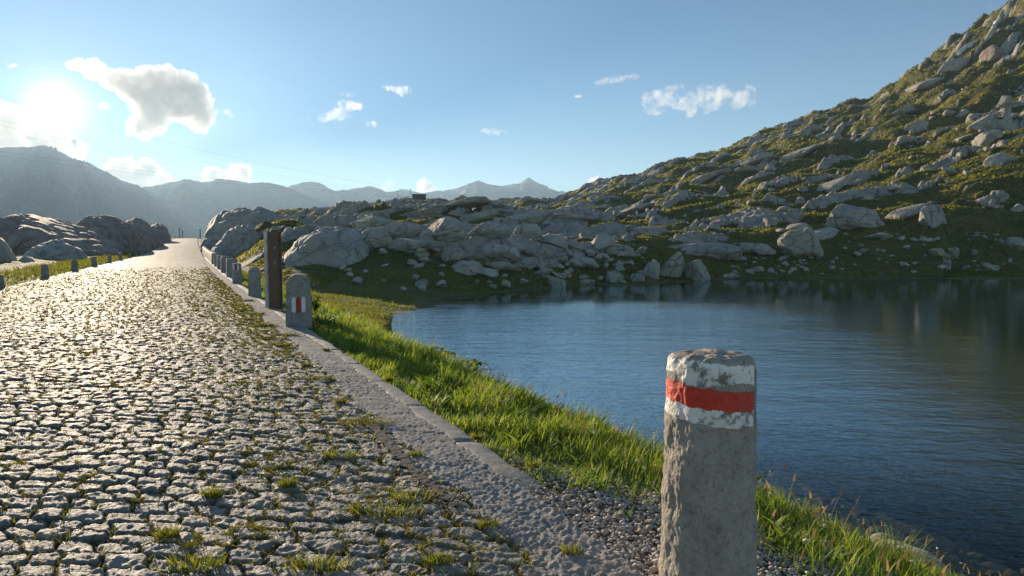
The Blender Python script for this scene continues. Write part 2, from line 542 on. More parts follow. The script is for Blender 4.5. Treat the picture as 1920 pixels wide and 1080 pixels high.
def curve(pts):
    U = [float(p2u(a, b)) for a, b, _ in pts]
    D = [c if c is not None else (WATER - CZ) / float(y2zr(b)) for a, b, c in pts]
    Z = [CZ + float(y2zr(b)) * d for (a, b, c), d in zip(pts, D)]
    return np.array(U), np.array(D), np.array(Z)


C0 = curve(SHORE)
C0b = curve([(560, 552, 31), (700, 552, 31), (760, 553, 31.5), (830, 556, 32), (930, 551, 34), (1030, 543, 37.5), (1100, 538, 41), (1200, 525, 43), (1340, 508, 49.5), (1400, 500, 52),
             (1600, 499, 52), (1765, 498, 52), (1785, 510, 55), (2000, 507, 58), (2500, 503, 60)])
C1 = curve([(380, 470, 44), (560, 452, 43), (700, 446, 42), (800, 447, 42), (900, 452, 45), (1000, 458, 48), (1100, 455, 53), (1230, 452, 56), (1400, 442, 62), (1600, 425, 65), (1750, 400, 68), (1900, 372, 72), (2200, 330, 76), (2500, 300, 80)])
C2 = curve([(380, 445, 110), (560, 412, 105), (700, 402, 108), (800, 402, 125), (900, 404, 135), (1000, 407, 140), (1100, 400, 145), (1230, 374, 150), (1400, 346, 155), (1600, 300, 165), (1750, 250, 170), (1900, 190, 172), (2200, 60, 176), (2500, 0, 180)])
C3 = curve([(340, 458, 200), (450, 428, 200), (520, 407, 200), (600, 401, 210), (660, 395, 240), (700, 388, 280), (740, 381, 300), (800, 380, 305), (900, 379, 320), (960, 381, 330), (1040, 377, 310),
            (1100, 352, 300), (1150, 337, 300), (1200, 327, 300), (1250, 306, 300), (1330, 286, 305), (1440, 244, 310), (1500, 221, 315), (1560, 208, 320), (1635, 182, 320), (1680, 152, 325), (1730, 112, 330),
            (1790, 72, 330), (1850, 32, 335), (1900, 2, 340), (1960, -50, 340), (2200, -230, 350), (2500, -330, 350)])
C4 = (C3[0], C3[1] * 1.3, C3[2] - 6.0)
C5 = (C3[0], np.full_like(C3[1], 700.0), C3[2] * 0.6 - 50.0)
CURVES = [C0, C0b, C1, C2, C3, C4, C5]


def far_base(U, D):
    Dk = [np.interp(U, c[0], c[1]) for c in CURVES]
    zk = [np.interp(U, c[0], c[2]) for c in CURVES]
    z = zk[0] + 0.0 * D
    for a in range(len(CURVES) - 1):
        t = np.clip((D - Dk[a]) / np.maximum(Dk[a + 1] - Dk[a], 0.5), 0, 1)
        z = z + (zk[a + 1] - zk[a]) * t
    under = np.clip(Dk[0] - D, 0, None)
    z = z - np.minimum(0.02 * under + 0.02 * under ** 1.5, 4.0)
    return z, Dk


VT = [-1, 0, .5, 1.0, 1.35, 1.7, 2.15, 2.4, 2.62, 3.0, 4.0, 6.0, 12, 20]
VZ = [-.06, -.05, -.07, -.16, -.42, -.66, -.74, -.86, -1.20, -1.40, -1.60, -2.2, -4.8, -7.6]


def blocks(x, y, cell, seed):
    gx = np.floor(x / cell); gy = np.floor(y / cell)
    f1 = np.full(x.shape, 9e9); f2 = np.full(x.shape, 9e9); hh = np.zeros(x.shape, np.int64); bx = np.zeros(x.shape); by = np.zeros(x.shape)
    for i in (-1, 0, 1):
        for j in (-1, 0, 1):
            cx_, cy_ = gx + i, gy + j
            h = _hash(cx_.astype(np.int64), cy_.astype(np.int64), 1, seed)
            px_ = (cx_ + 0.5 + ((h & 1023) / 1023.0 - 0.5) * 0.95) * cell; py_ = (cy_ + 0.5 + (((h >> 10) & 1023) / 1023.0 - 0.5) * 0.95) * cell
            d = np.hypot(x - px_, y - py_); c = d < f1
            f2 = np.where(c, f1, np.minimum(f2, d)); f1 = np.where(c, d, f1)
            hh = np.where(c, h, hh); bx = np.where(c, x - px_, bx); by = np.where(c, y - py_, by)
    return (f2 - f1) / cell, ((hh >> 3) & 255) / 255.0, ((hh >> 11) & 255) / 255.0 - .5, ((hh >> 19) & 255) / 255.0 - .5, bx, by


def terrain(U, D, fine=True):
    U, D = np.broadcast_arrays(np.asarray(U, float), np.asarray(D, float))
    x = U * D
    t = rt(x, D); zr = zroad(D)
    W = 1 + 0.05 * perlin2(x / 11, D / 14, 3) * sstep(5, 30, D - np.interp(U, *C0b[:2]))
    zf, Dk = far_base(U, D * W)
    land = D - Dk[1]
    ramp = sstep(0, 14, land)
    ramp2 = sstep(8, 60, land)
    big = fbm2(x / 34, D / 34, 4, 11) * (0.8 * ramp + 1.8 * ramp2)
    zz = zf + big
    # ledges: flat grass shelves and steep rock risers
    tm = sstep(-0.15, 0.25, perlin2(x / 40, D / 40, 21)) * sstep(10, 40, land) * (1 - 0.65 * sstep(110, 190, D))
    step = 3.4 + 1.0 * perlin2(x / 70, D / 70, 23)
    q = zz / step + 0.9 * fbm2(x / 24, D / 18, 3, 25)
    fl = np.floor(q); fr = q - fl
    zz = zz + tm * 0.8 * step * (sstep(0.66, 0.96, fr) - fr)
    rt_ = tm * sstep(0.64, 0.72, fr) * sstep(1.0, 0.92, fr) * sstep(-0.25, 0.15, perlin2(x / 13, D / 9, 29))
    # whale-backed rock patches, stretched along the strata
    rx = (x * 0.94 + D * 0.34); ry = (D * 0.94 - x * 0.34)
    wx = 2.5 * perlin2(x / 9, D / 9, 31); wy = 2.5 * perlin2(x / 9, D / 9, 32)
    rn = fbm2((rx + wx) / 19, (ry + wy) / 5.6, 4, 33)
    land_ = D - np.interp(U, C0b[0], C0b[1])
    bias = 0.04 * sstep(0.30, 0.10, U) + 0.24 * sstep(-0.13, -0.08, U) * sstep(0.22, 0.12, U) * sstep(2, 7, land_) * sstep(50, 30, land_) - 0.03 * sstep(0.2, 0.35, U)
    rm = sstep(0.17, 0.25, rn + bias) * ramp
    hr = rm * (0.45 + 1.8 * np.clip(rn, 0, 1)) * (0.6 + 0.7 * ramp2)
    zz = zz + hr
    rn2 = fbm2((rx + wx) / 5.2, (ry + wy) / 3.1, 3, 37)
    rm2 = sstep(0.36, 0.46, rn2 + bias) * ramp * (1 - 0.6 * rm)
    zz = zz + rm2 * 0.40
    crack = np.exp(-(perlin2((rx + wx) / 4.5, (ry + wy) / 2.6, 41) / 0.05) ** 2) + np.exp(-(perlin2((rx - wy) / 1.9, (ry + wx) / 2.4, 42) / 0.06) ** 2) * 0.5 * sstep(190, 90, D)
    zz = zz - crack * 0.42 * np.clip(rm + rm2, 0, 1)
    rk_ = np.clip(np.maximum(rm, np.maximum(rm2, rt_)), 0, 1)
    ba = 0.55 + 0.45 * sstep(0.05, 0.35, U)
    fa = sstep(230, 110, D)
    e1, b1, b2, b3, bx, by = blocks((rx + wx) * 0.62, ry + wy, 2.3, 43)
    zz = zz + ba * rk_ * ((b1 - 0.5) * 0.42 + bx * b2 * 0.35 + by * b3 * 0.5 - 0.25 * (1 - sstep(0, 0.16, e1)))
    e1, b1, b2, b3, bx, by = blocks((rx + wy) * 0.7, ry + wx, 0.95, 44)
    zz = zz + ba * fa * rk_ * ((b1 - 0.5) * 0.15 + bx * b2 * 0.25 + by * b3 * 0.35 - 0.10 * (1 - sstep(0, 0.2, e1)))
    if fine:
        zz = zz + ramp * (1.9 * ramp2 * fbm2((x + 0.4 * D) / 13, (D - 0.4 * x) / 8, 2, 54) + 0.6 * fbm2(x / 4.2, D / 3.2, 3, 51) + 0.2 * fa * fbm2(x / 1.1, D / 0.9, 2, 52) * (1 - 0.5 * rm))
        zz = zz + (1 - ramp) * (0.10 * fbm2(x / 2.6, D / 2.0, 3, 53)) * sstep(-0.5, 1.5, D - Dk[0])
    rock = np.clip(np.maximum(np.maximum(rm, rm2 * 0.9), rt_ * 0.8), 0, 1)
    # blend to the road on the right
    rise = sstep(0.8, 5.0, t)
    zfar = (zr - 0.55) + (zz - (zr - 0.55)) * rise
    zfar = np.where(t > 0.8, zfar, zr - 0.6)
    vz = np.interp(t, VT, VZ) + 0.08 * perlin2(x / 0.9, D / 0.9, 61) * sstep(0.3, 1.2, t)
    zv = zr + np.where((D > 45) & (t < 9), np.maximum(vz, -0.4 - 0 * t), vz)
    right = np.maximum(zv, zfar)
    far_is = zfar > zv
    # left of the road
    tl = -t - ROADW
    zl = zr + np.interp(tl, [0, .4, 2, 5, 12, 30, 80], [-.06, -.02, .06, .35, .5, .2, -2.0]) + 0.12 * fbm2(x / 2, D / 2, 3, 71) * sstep(0.3, 2, tl)
    z = np.where(t > 0, right, np.where(tl > 0, zl, zr - 0.14))
    rock = np.where((t > 0) & far_is, rock, np.where(tl > 30, 0.25, 0))
    mead = np.where((t > 0) & far_is, (1 - sstep(0.0, 6.0, land)) * sstep(-0.10, -0.20, U), np.where((t > 0) | ((tl > 0) & (tl < 30)), 1.0, 0.3))
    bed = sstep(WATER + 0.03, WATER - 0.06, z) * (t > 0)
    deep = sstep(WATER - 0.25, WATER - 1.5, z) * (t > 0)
    return z, rock, mead, bed, deep


def zterr(x, D): return float(terrain(np.array([x / D]), np.array([D]))[0][0])


_HD = np.geomspace(12, 560, 1800)


def ray_hit(px, y):
    u = float(p2u(px, y))
    z = terrain(np.full_like(_HD, u), _HD)[0]
    h = np.nonzero(z >= CZ + float(y2zr(y)) * _HD)[0]
    if len(h) == 0: return None
    D = float(_HD[h[0]])
    return Vector((u * D, D, float(z[h[0]])))


# ------------------------------------------------------------------ ground meshes
def fan(u0, u1, du, d0, d1, ratio):
    u = np.arange(u0, u1, du); D = np.exp(np.arange(math.log(d0), math.log(d1), ratio))
    UU, DD = np.meshgrid(u, D)
    return UU, DD


UU, DD = fan(-1.0, 1.02, 0.0021, 13.5, 690, 0.005)
tz = terrain(UU, DD)
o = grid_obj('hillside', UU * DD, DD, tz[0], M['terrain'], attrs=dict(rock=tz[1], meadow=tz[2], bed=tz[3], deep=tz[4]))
tag(o, kind='structure')
# near bank: square grid, also behind and beside the camera
gx = np.arange(-22, 24, 0.07); gy = np.arange(-6, 13.7, 0.07)
GX, GY = np.meshgrid(gx, gy)
GYs = np.maximum(GY, 0.4)
tn = rt(GX, GY); zr_ = zroad(GY)
vz = np.interp(tn, VT, VZ) + 0.08 * perlin2(GX / 0.9, GY / 0.9, 61) * sstep(0.3, 1.2, tn) + 0.05 * fbm2(GX / 0.3, GY / 0.3, 2, 62) * sstep(2.4, 3.0, tn)
tl = -tn - ROADW
zl = np.interp(tl, [0, .4, 2, 5, 12, 30, 80], [-.06, -.02, .06, .35, .5, .2, -2.0])
zn = np.where(tn > 0, vz, np.where(tl > 0, zl, -0.14))
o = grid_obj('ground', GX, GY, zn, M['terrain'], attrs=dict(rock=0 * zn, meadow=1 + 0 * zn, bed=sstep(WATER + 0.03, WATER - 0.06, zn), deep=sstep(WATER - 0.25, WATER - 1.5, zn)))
tag(o, kind='structure')

# lake
me = mesh_np('lake', [(-9, -8, WATER), (160, -8, WATER), (160, 64, WATER), (-9, 64, WATER)], quads=[(0, 1, 2, 3)])
tag(link('lake', me, M['water']), kind='structure')
# valley floor to the horizon
me = mesh_np('valley_floor', [(-16000, -500, -75), (16000, -500, -75), (16000, 13000, -75), (-16000, 13000, -75)], quads=[(0, 1, 2, 3)])
tag(link('valley_floor', me, M['mountain']), kind='structure')


# ------------------------------------------------------------------ cobbles
def cobbles(x, D):
    t = rt(x, D); s = D / COSA + (x - xr(D)) * (-SLOPE) * COSA * 0.0
    # turn the courses a little and let them wander
    s = s + 0.10 * fbm2(s * 0.5, t * 0.6, 2, 81) + 0.10 * t
    tt = t + 0.08 * fbm2(s * 0.6, t * 0.7, 2, 82)
    cs, ct = 0.112, 0.124
    r0 = np.floor(s / cs)
    f1 = np.full(x.shape, 9.0); f2 = np.full(x.shape, 9.0); idx = np.zeros(x.shape, np.int64); bx = np.zeros(x.shape); by = np.zeros(x.shape)
    for dr in (-1, 0, 1):
        r = r0 + dr
        off = (_hash(r.astype(np.int64), r.astype(np.int64) * 0, 7, 5) & 1023) / 1023.0
        c0 = np.floor(tt / ct + off)
        for dc in (-1, 0, 1):
            c = c0 + dc
            h = _hash(r.astype(np.int64), c.astype(np.int64), 3, 9)
            jx = ((h & 1023) / 1023.0 - 0.5) * 0.65; jy = (((h >> 10) & 1023) / 1023.0 - 0.5) * 0.55
            px_ = (c - off + 0.5 + jx) * ct; py_ = (r + 0.5 + jy) * cs
            dx = np.abs(tt - px_) / 1.18; dy = np.abs(s - py_)
            d = (dx ** 2.9 + dy ** 2.9) ** (1 / 2.9)
            closer = d < f1
            f2 = np.where(closer, f1, np.minimum(f2, d))
            f1 = np.where(closer, d, f1)
            idx = np.where(closer, h, idx); bx = np.where(closer, tt - px_, bx); by = np.where(closer, s - py_, by)
    e = f2 - f1
    rnd = ((idx >> 3) & 1023) / 1023.0; rn2 = ((idx >> 13) & 1023) / 1023.0; rn3 = ((idx >> 20) & 1023) / 1023.0
    return e, rnd, rn2, rn3, bx, by


def cobble_z(x, D):
    e, r1, r2, r3, bx, by = cobbles(x, D)
    wear = 0.45 + 0.55 * sstep(-0.3, 0.4, perlin2(x / 1.3, D / 1.3, 85))
    ee = e + 0.021 * fbm2(x / 0.045, D / 0.045, 3, 86)
    dome = 0.85 * sstep(0.0, 0.018, ee) + 0.15 * sstep(0.0, 0.055, ee)
    z = -0.025 + dome * (0.014 * wear + 0.009) + (r1 - 0.5) * 0.012 + bx * (r2 - 0.5) * 0.10 + by * (r3 - 0.5) * 0.12
    rough = fbm2(x / 0.075 + r1 * 40, D / 0.060 + r2 * 40, 3, 87, 0.6)
    facet = np.abs(perlin2(x / 0.05 + r2 * 40, D / 0.042 + r3 * 40, 84))
    z = z + dome * (0.0095 * rough - 0.006 * facet + 0.0045 * fbm2(x / 0.020, D / 0.017, 2, 88))
    z = z + 0.014 * fbm2(x / 1.1, D / 1.1, 2, 89)
    joint = 1 - sstep(0.002, 0.018, ee)
    return z, joint, r3 * 0.8 + 0.1


def crown(t): return 0.05 * np.clip(1 - ((t + 2.75) / 2.75) ** 2, -0.3, 1)


def inner_edge(D): return -0.41 - 0.07 * perlin2(D / 0.55, D * 0 + 0.5, 91) - 0.035 * perlin2(D / 0.16, D * 0 + 2.5, 92)


UU, DD = fan(-1.35, 0.62, 0.0022, 0.75, 46, 0.0042)
XX = UU * DD
tt = rt(XX, DD)
keep = (tt < inner_edge(DD) + 0.02) & (tt > -ROADW - 0.15)
cz, joint, tone = cobble_z(XX, DD)
far = sstep(20, 44, DD)
mossn = sstep(-0.05, 0.3, fbm2(XX / 0.9, DD / 0.9, 3, 95) + 0.15 * sstep(-1.2, -0.3, tt))
fo = sstep(10, 34, DD)
cz = cz * (1 - 0.82 * fo) + fo * 0.020 * fbm2(XX / 0.5, DD / 3.0, 3, 96)
worn = np.clip(0.5 + 0.9 * fbm2(tt / 0.55, DD / 7.0, 3, 196), 0, 1)
tone = tone * (1 - 0.8 * fo) + worn * 0.8 * fo
COB = (XX, DD, cz + zroad(DD) + crown(tt), joint, mossn, tt)
o = grid_obj('road', XX, DD, COB[2], M['cobble'], keep, dict(joint=joint * (1 - sstep(7, 28, DD)) + 0.22 * sstep(7, 28, DD), tone=tone, moss=mossn))
tag(o, kind='structure')
# beyond the near stretch the same paving, coarser
srow = np.concatenate([np.arange(44, 110, 0.075), np.arange(110, 290, 0.3)])
tcol = np.arange(-ROADW - 0.1, -0.14, 0.06)
TT, DD2 = np.meshgrid(tcol, srow)
X2 = xr(DD2) + TT / COSA
c2 = cobble_z(X2, DD2)
o = grid_obj('road_ahead', X2, DD2, c2[0] * 0.18 + 0.020 * fbm2(X2 / 0.5, DD2 / 3.0, 3, 96) + zroad(DD2) + crown(TT), M['cobble'], None, dict(joint=0.22 + 0 * X2, tone=c2[2] * 0.2 + 0.8 * np.clip(0.5 + 0.9 * fbm2(TT / 0.55, DD2 / 7.0, 3, 196), 0, 1), moss=0.6 * sstep(-0.05, 0.3, fbm2(X2 / 0.9, DD2 / 0.9, 3, 95))))
tag(o, kind='structure')
# the road beside and behind the camera
srow = np.arange(-6, 1.2, 0.05); tcol = np.arange(-ROADW - 0.1, -0.4, 0.05)
TT, DD2 = np.meshgrid(tcol, srow); X2 = xr(DD2) + TT / COSA
c2 = cobble_z(X2, DD2)
o = grid_obj('road_behind', X2, DD2, c2[0] + crown(TT) - 0.012, M['cobble'], None, dict(joint=c2[1], tone=c2[2], moss=0.4 + 0 * X2))
tag(o, kind='structure')

# rough aggregate strip between cobbles and kerb
UU, DD = fan(-0.75, 0.75, 0.0020, 0.75, 46, 0.0042)
XX = UU * DD; tt = rt(XX, DD)
keep = (tt > inner_edge(DD) - 0.06) & (tt < -0.10)
lump = fbm2(XX / 0.026, DD / 0.022, 3, 101, 0.6)
n_big = fbm2(XX / 0.13, DD / 0.13, 2, 103)
sm = sstep(0.1, -0.15, perlin2(DD / 1.5 + 0.7, DD * 0, 104))            # smoother slabs along the strip
jn = np.abs(((DD + 0.25 * tt) / 1.93) % 1.0 - 0.5)
jl = 1 - sstep(0.0, 0.006, np.abs(jn - 0.5) * 1.0)
zs = -0.008 + (0.005 + 0.008 * (1 - 0.6 * sm)) * np.clip(lump + 0.25, -0.3, 1) + 0.006 * n_big - 0.012 * jl
zs = zs - 0.03 * sstep(inner_edge(DD) + 0.035, inner_edge(DD) - 0.03, tt)
o = grid_obj('pavement_strip', XX, DD, zs + zroad(DD) + crown(tt), M['slab'], keep, dict(joint=np.clip(jl + 0.5 * sstep(-0.15, -0.5, lump), 0, 1)))
tag(o, kind='structure')

# kerb: an edge stone line with a worn arris
srow = np.concatenate([np.arange(1.6, 12, 0.035), np.arange(12, 60, 0.25)])
kt = np.array([-0.135, -0.130, -0.122, -0.10, -0.07, -0.04, -0.015, -0.004, 0.0, 0.004, 0.006])
kz = np.array([-0.06, -0.010, -0.002, 0.002, 0.003, 0.002, 0.000, -0.004, -0.012, -0.06, -0.30])
TT, DD2 = np.meshgrid(kt, srow); KZ = np.broadcast_to(kz, TT.shape)
X2 = xr(DD2) + (TT + 0.022 * perlin2(DD2 / 0.35, TT * 0, 111)) / COSA
sink = -0.10 * sstep(3.25, 2.5, DD2)
gap = -0.022 * (1 - sstep(0.0, 0.03, np.abs(((DD2) / 0.83) % 1.0 - 0.5))) + 0.008 * (((_hash(np.floor(DD2 / 0.83 + 0.5).astype(np.int64), 0 * DD2.astype(np.int64), 2, 4)) & 255) / 255.0 - 0.5)
o = grid_obj('kerb', X2, DD2, zroad(DD2) + KZ + 0.008 * fbm2(X2 / 0.07, DD2 / 0.07, 3, 112) + sink + gap, M['kerb'])
tag(o, kind='structure')

# dark asphalt repair along the inner edge of the strip
pp = [(705, 800), (735, 830), (760, 855), (790, 890), (830, 925), (865, 950), (850, 965), (815, 940), (775, 905), (735, 865), (705, 830), (690, 805)]
pts = [ground(a, b) for a, b in pp]
cx = sum(p.x for p in pts) / len(pts); cy = sum(p.y for p in pts) / len(pts)
ax = np.arange(cx - 0.8, cx + 0.8, 0.012); ay = np.arange(cy - 1.2, cy + 1.2, 0.012)
AX, AY = np.meshgrid(ax, ay)


def in_poly(px, py, poly):
    ins = np.zeros(px.shape, bool); n = len(poly)
    for i in range(n):
        x1, y1 = poly[i][:2]; x2, y2 = poly[(i + 1) % n][:2]
        c = ((y1 > py) != (y2 > py))
        ins ^= c & (px < (x2 - x1) * (py - y1) / ((y2 - y1) if y2 != y1 else 1e-9) + x1)
    return ins


wob = 0.02
kp = in_poly(AX + wob * perlin2(AX / .07, AY / .07, 121), AY + wob * perlin2(AX / .07, AY / .07, 122), [(p.x, p.y) for p in pts])
o = grid_obj('asphalt_patch', AX, AY, 0.010 + crown(rt(AX, AY)) + 0.007 * fbm2(AX / 0.03, AY / 0.03, 3, 123), M['asphalt'], kp)
tag(o, kind='structure')


# ------------------------------------------------------------------ blades
def blade_mesh(name, P, H, W, lean, tint, seg=3, yaw=None):
    n = len(P)
    yaw = rng.uniform(0, np.pi, n) if yaw is None else yaw
    sx, sy = np.cos(yaw), np.sin(yaw)
    V = np.zeros((n, 2 * seg + 1, 3)); T = np.zeros((n, 2 * seg + 1))
    for k in range(seg):
        f = k / seg
        w = W * (1 - 0.75 * f ** 1.5) * 0.5
        cx_ = P[:, 0] + lean[:, 0] * f ** 1.8; cy_ = P[:, 1] + lean[:, 1] * f ** 1.8
        cz_ = P[:, 2] + H * (f - 0.18 * f * f)
        V[:, 2 * k] = np.stack([cx_ - sx * w, cy_ - sy * w, cz_], -1)
        V[:, 2 * k + 1] = np.stack([cx_ + sx * w, cy_ + sy * w, cz_], -1)
        T[:, 2 * k] = T[:, 2 * k + 1] = tint
    V[:, -1] = np.stack([P[:, 0] + lean[:, 0], P[:, 1] + lean[:, 1], P[:, 2] + H * 0.82], -1)
    T[:, -1] = tint
    b = (np.arange(n) * (2 * seg + 1))[:, None]
    quads = np.concatenate([b + np.array([2 * k, 2 * k + 1, 2 * k + 3, 2 * k + 2]) for k in range(seg - 1)], 0)
    tris = b + np.array([2 * seg - 2, 2 * seg - 1, 2 * seg])
    return mesh_np(name, V.reshape(-1, 3), quads=quads, tris=tris, attrs={'tint': T.ravel()})


def near_z(x, D):
    t = rt(x, D)
    v = np.interp(t, VT, VZ) + 0.08 * perlin2(x / 0.9, D / 0.9, 61) * sstep(0.3, 1.2, t)
    return zroad(D) + v


def scatter_bank(n, d0, d1, t0, t1, power=1.0):
    D = d0 * (d1 / d0) ** rng.random(n)
    t = rng.uniform(t0, t1, n)
    return xr(D) + t / COSA, D, t


# loose pebbles: one gravel patch by the near post, and the strip's loose stones
ic = []
import bmesh
bm = bmesh.new(); bmesh.ops.create_icosphere(bm, subdivisions=1, radius=1.0)
IV = np.array([v.co[:] for v in bm.verts]); IF = np.array([[v.index for v in f.verts] for f in bm.faces]); bm.free()


def pebbles(name, x, y, z, r, tint):
    n = len(x); k = len(IV)
    a = rng.uniform(0, 6.28, n); ca, sa = np.cos(a)[:, None], np.sin(a)[:, None]
    sx, sy, sz = (rng.uniform(.7, 1.3, (n, 1)) * r[:, None], rng.uniform(.6, 1.1, (n, 1)) * r[:, None], rng.uniform(.45, .8, (n, 1)) * r[:, None])
    jit = 1 + 0.22 * rng.normal(0, 1, (n, k)).clip(-1.5, 1.5)
    vx = IV[:, 0] * sx * jit; vy = IV[:, 1] * sy * jit; vz = IV[:, 2] * sz * jit
    V = np.stack([vx * ca - vy * sa + x[:, None], vx * sa + vy * ca + y[:, None], vz + z[:, None]], -1)
    F = (np.arange(n) * k)[:, None, None] + IF[None]
    return mesh_np(name, V.reshape(-1, 3), tris=F.reshape(-1, 3), attrs={'tint': np.repeat(tint, k)})



# long grass on the lake bank
def bank_grass(n, d0, d1, h0, w0, nm):
    x, D, t = scatter_bank(n, d0, d1, 0.03, 2.62)
    clump = fbm2(x / 0.33, D / 0.33, 3, 131)
    bare = sstep(0.75, 0.15, t) * sstep(3.6, 2.6, D)        # the gravelly patch by the near post
    k = (clump > -0.42) & (rng.random(n) > bare * 1.25) & ~((D < 2.35) & (t < 0.25))
    x, D, t, clump = x[k], D[k], t[k], clump[k]; n = len(x)
    P = np.stack([x, D, near_z(x, D) - 0.01], -1)
    H = h0 * (0.45 + 0.65 * rng.random(n)) * (0.55 + 1.5 * np.clip(clump + 0.2, 0, 1)) * (0.55 + 0.45 * sstep(0.05, 0.5, t))
    H = H * (1 - 0.35 * sstep(1.2, 2.3, t))
    la = rng.normal(0.55, 1.1, n)
    L = H * rng.uniform(0.15, 0.75, n)
    lean = np.stack([np.cos(la) * L, np.sin(la) * L], -1)
    tint = np.clip(0.42 + 0.4 * fbm2(x / 0.5, D / 0.5, 2, 132) + rng.normal(0, 0.22, n), 0, 1)
    return P, H, w0 * rng.uniform(0.6, 1.3, n), lean, tint


A = [bank_grass(30000, 1.25, 4.2, 0.155, 0.0052, 'a'), bank_grass(30000, 4.0, 10.5, 0.17, 0.008, 'b'), bank_grass(9000, 10, 24, 0.17, 0.017, 'c')]
B = [np.concatenate([a[i] for a in A], 0) for i in range(5)]
o = link('bank_grass', blade_mesh('bank_grass', *B), M['grass'])
tag(o, 'long bright green grass covering the bank between kerb and lake', 'grass', kind='stuff')

# broad leaved weeds low in the grass
n = 6000
x, D, t = scatter_bank(n, 1.5, 9.5, 0.12, 2.2)
k = (fbm2(x / 0.4, D / 0.4, 2, 135) > 0.12) & (D + 0.8 * t > 2.7)
x, D, t = x[k], D[k], t[k]; n = len(x)
H = rng.uniform(0.05, 0.15, n); la = rng.uniform(0, 6.28, n); L = H * rng.uniform(.5, 1.3, n)
o = link('bank_weeds', blade_mesh('bank_weeds', np.stack([x, D, near_z(x, D)], -1), H, rng.uniform(0.014, 0.03, n), np.stack([np.cos(la) * L, np.sin(la) * L], -1), rng.random(n), seg=4), M['herb'])
tag(o, 'low broad leaved weeds growing between the grass blades of the bank', 'weeds', kind='stuff')

# seed heads among the grass
n = 380
x, D, t = scatter_bank(n, 1.6, 10, 0.35, 2.5)
H = rng.uniform(0.13, 0.23, n); la = rng.normal(0.5, 1.2, n); L = H * 0.4
P = np.stack([x, D, near_z(x, D)], -1); lean = np.stack([np.cos(la) * L, np.sin(la) * L], -1)
m1 = blade_mesh('stems', P, H, np.full(n, 0.003), lean, rng.random(n))
tip = P + np.concatenate([lean * 0.8, (H * 0.72)[:, None]], 1)
o = link('seed_heads', blade_mesh('seed_heads', np.concatenate([P, tip]), np.concatenate([H, np.full(n, 0.045)]), np.concatenate([np.full(n, 0.003), np.full(n, 0.011)]),
                                  np.concatenate([lean, lean * 0.25]), np.concatenate([rng.random(n) * 0.4 + 0.5, rng.random(n) * 0.6])), M['seed'])
tag(o, 'pinkish brown seed heads standing above the grass on the bank', 'seed heads', kind='stuff')

n = 110
x, D, t = scatter_bank(n, 1.8, 8, 0.3, 2.4)
o = link('flower_heads', pebbles('flower_heads', x, D, near_z(x, D) + rng.uniform(.10, .19, n), rng.uniform(.005, .010, n), np.full(n, 0.95)), m_simple('petals', (0.72, 0.68, 0.58), (0.62, 0.5, 0.36), 20, 0.8, 0, 0.01))
tag(o, 'small whitish flower heads dotted through the bank grass', 'flowers', kind='stuff')

# short meadow grass at the head of the lake and by the left kerb posts
n = 42000
u = rng.uniform(-0.42, 0.0, n); D = 13.5 * (36 / 13.5) ** rng.random(n)
z, rk, md, bd, dp = terrain(u, D)
x = u * D; t = rt(x, D)
k = (t > 0.3) & (z > WATER + 0.02) & (md > 0.4) & (fbm2(x / 1.5, D / 1.5, 3, 141) > -0.25)
x, D, z = x[k], D[k], z[k]; n = len(x)
H = 0.11 * rng.uniform(0.5, 1.3, n) * (0.7 + 0.8 * np.clip(fbm2(x / 0.8, D / 0.8, 2, 142) + .3, 0, 1)); la = rng.uniform(0, 6.28, n)
o = link('meadow_grass', blade_mesh('meadow_grass', np.stack([x, D, z - .01], -1), H, 0.0011 * D * rng.uniform(.7, 1.3, n), np.stack([np.cos(la) * H * .4, np.sin(la) * H * .4], -1), rng.random(n) * .8, seg=2), M['meadow_grass'])
tag(o, 'short yellow green meadow grass on the flat at the head of the lake', 'grass', kind='stuff')
n = 12000
D = 13 * (120 / 13) ** rng.random(n); tl = rng.uniform(0.0, 1.9, n) ** 1.2
x = xr(D) + (-ROADW - tl) / COSA
z = terrain(x / D, D)[0]
k = fbm2(x / 1.2, D / 1.2, 3, 143) > -0.2
x, D, z, tl = x[k], D[k], z[k], tl[k]; n = len(x)
H = 0.24 * rng.uniform(0.4, 1.2, n) * (0.5 + 0.5 * sstep(0, .6, tl)); la = rng.uniform(0, 6.28, n)
o = link('verge_grass', blade_mesh('verge_grass', np.stack([x, D, z - .01], -1), H, 0.0013 * D * rng.uniform(.7, 1.3, n), np.stack([np.cos(la) * H * .5, np.sin(la) * H * .5], -1), rng.random(n) * .9, seg=2), M['meadow_grass'])
tag(o, 'sunlit yellow green grass strip growing around the posts across the road', 'grass', kind='stuff')

# rough mountain grass on the far slopes
n = 330000
u = rng.uniform(-0.44, 0.82, n); D = 33 * (345 / 33) ** rng.random(n)
z, rk, md, bd, dp = terrain(u, D)
x = u * D; t = rt(x, D)
k = (t > 2.0) & (z > WATER + 0.05) & (rk < 0.35) & (fbm2(x / 3.5, D / 2.6, 3, 145) > -0.30)
x, D, z = x[k], D[k], z[k]; n = len(x)
H = 0.0030 * D * rng.uniform(0.4, 1.3, n); la = rng.uniform(0, 6.28, n)
tn_ = np.clip(0.45 + 0.5 * fbm2(x / 9, D / 7, 3, 146) + rng.normal(0, 0.16, n), 0, 1)
m_hg = m_leaf('mountain_grass', (0.045, 0.055, 0.012), (0.165, 0.165, 0.03), (0.23, 0.165, 0.06), 0.6)
o = link('mountain_grass', blade_mesh('mountain_grass', np.stack([x, D, z - 0.0006 * D], -1), H, 0.0024 * D * rng.uniform(.7, 1.4, n), np.stack([np.cos(la) * H * .6, np.sin(la) * H * .6], -1), tn_, seg=2), m_hg)
tag(o, 'rough yellow green mountain grass growing between the rocks of the far slopes', 'grass', kind='stuff')

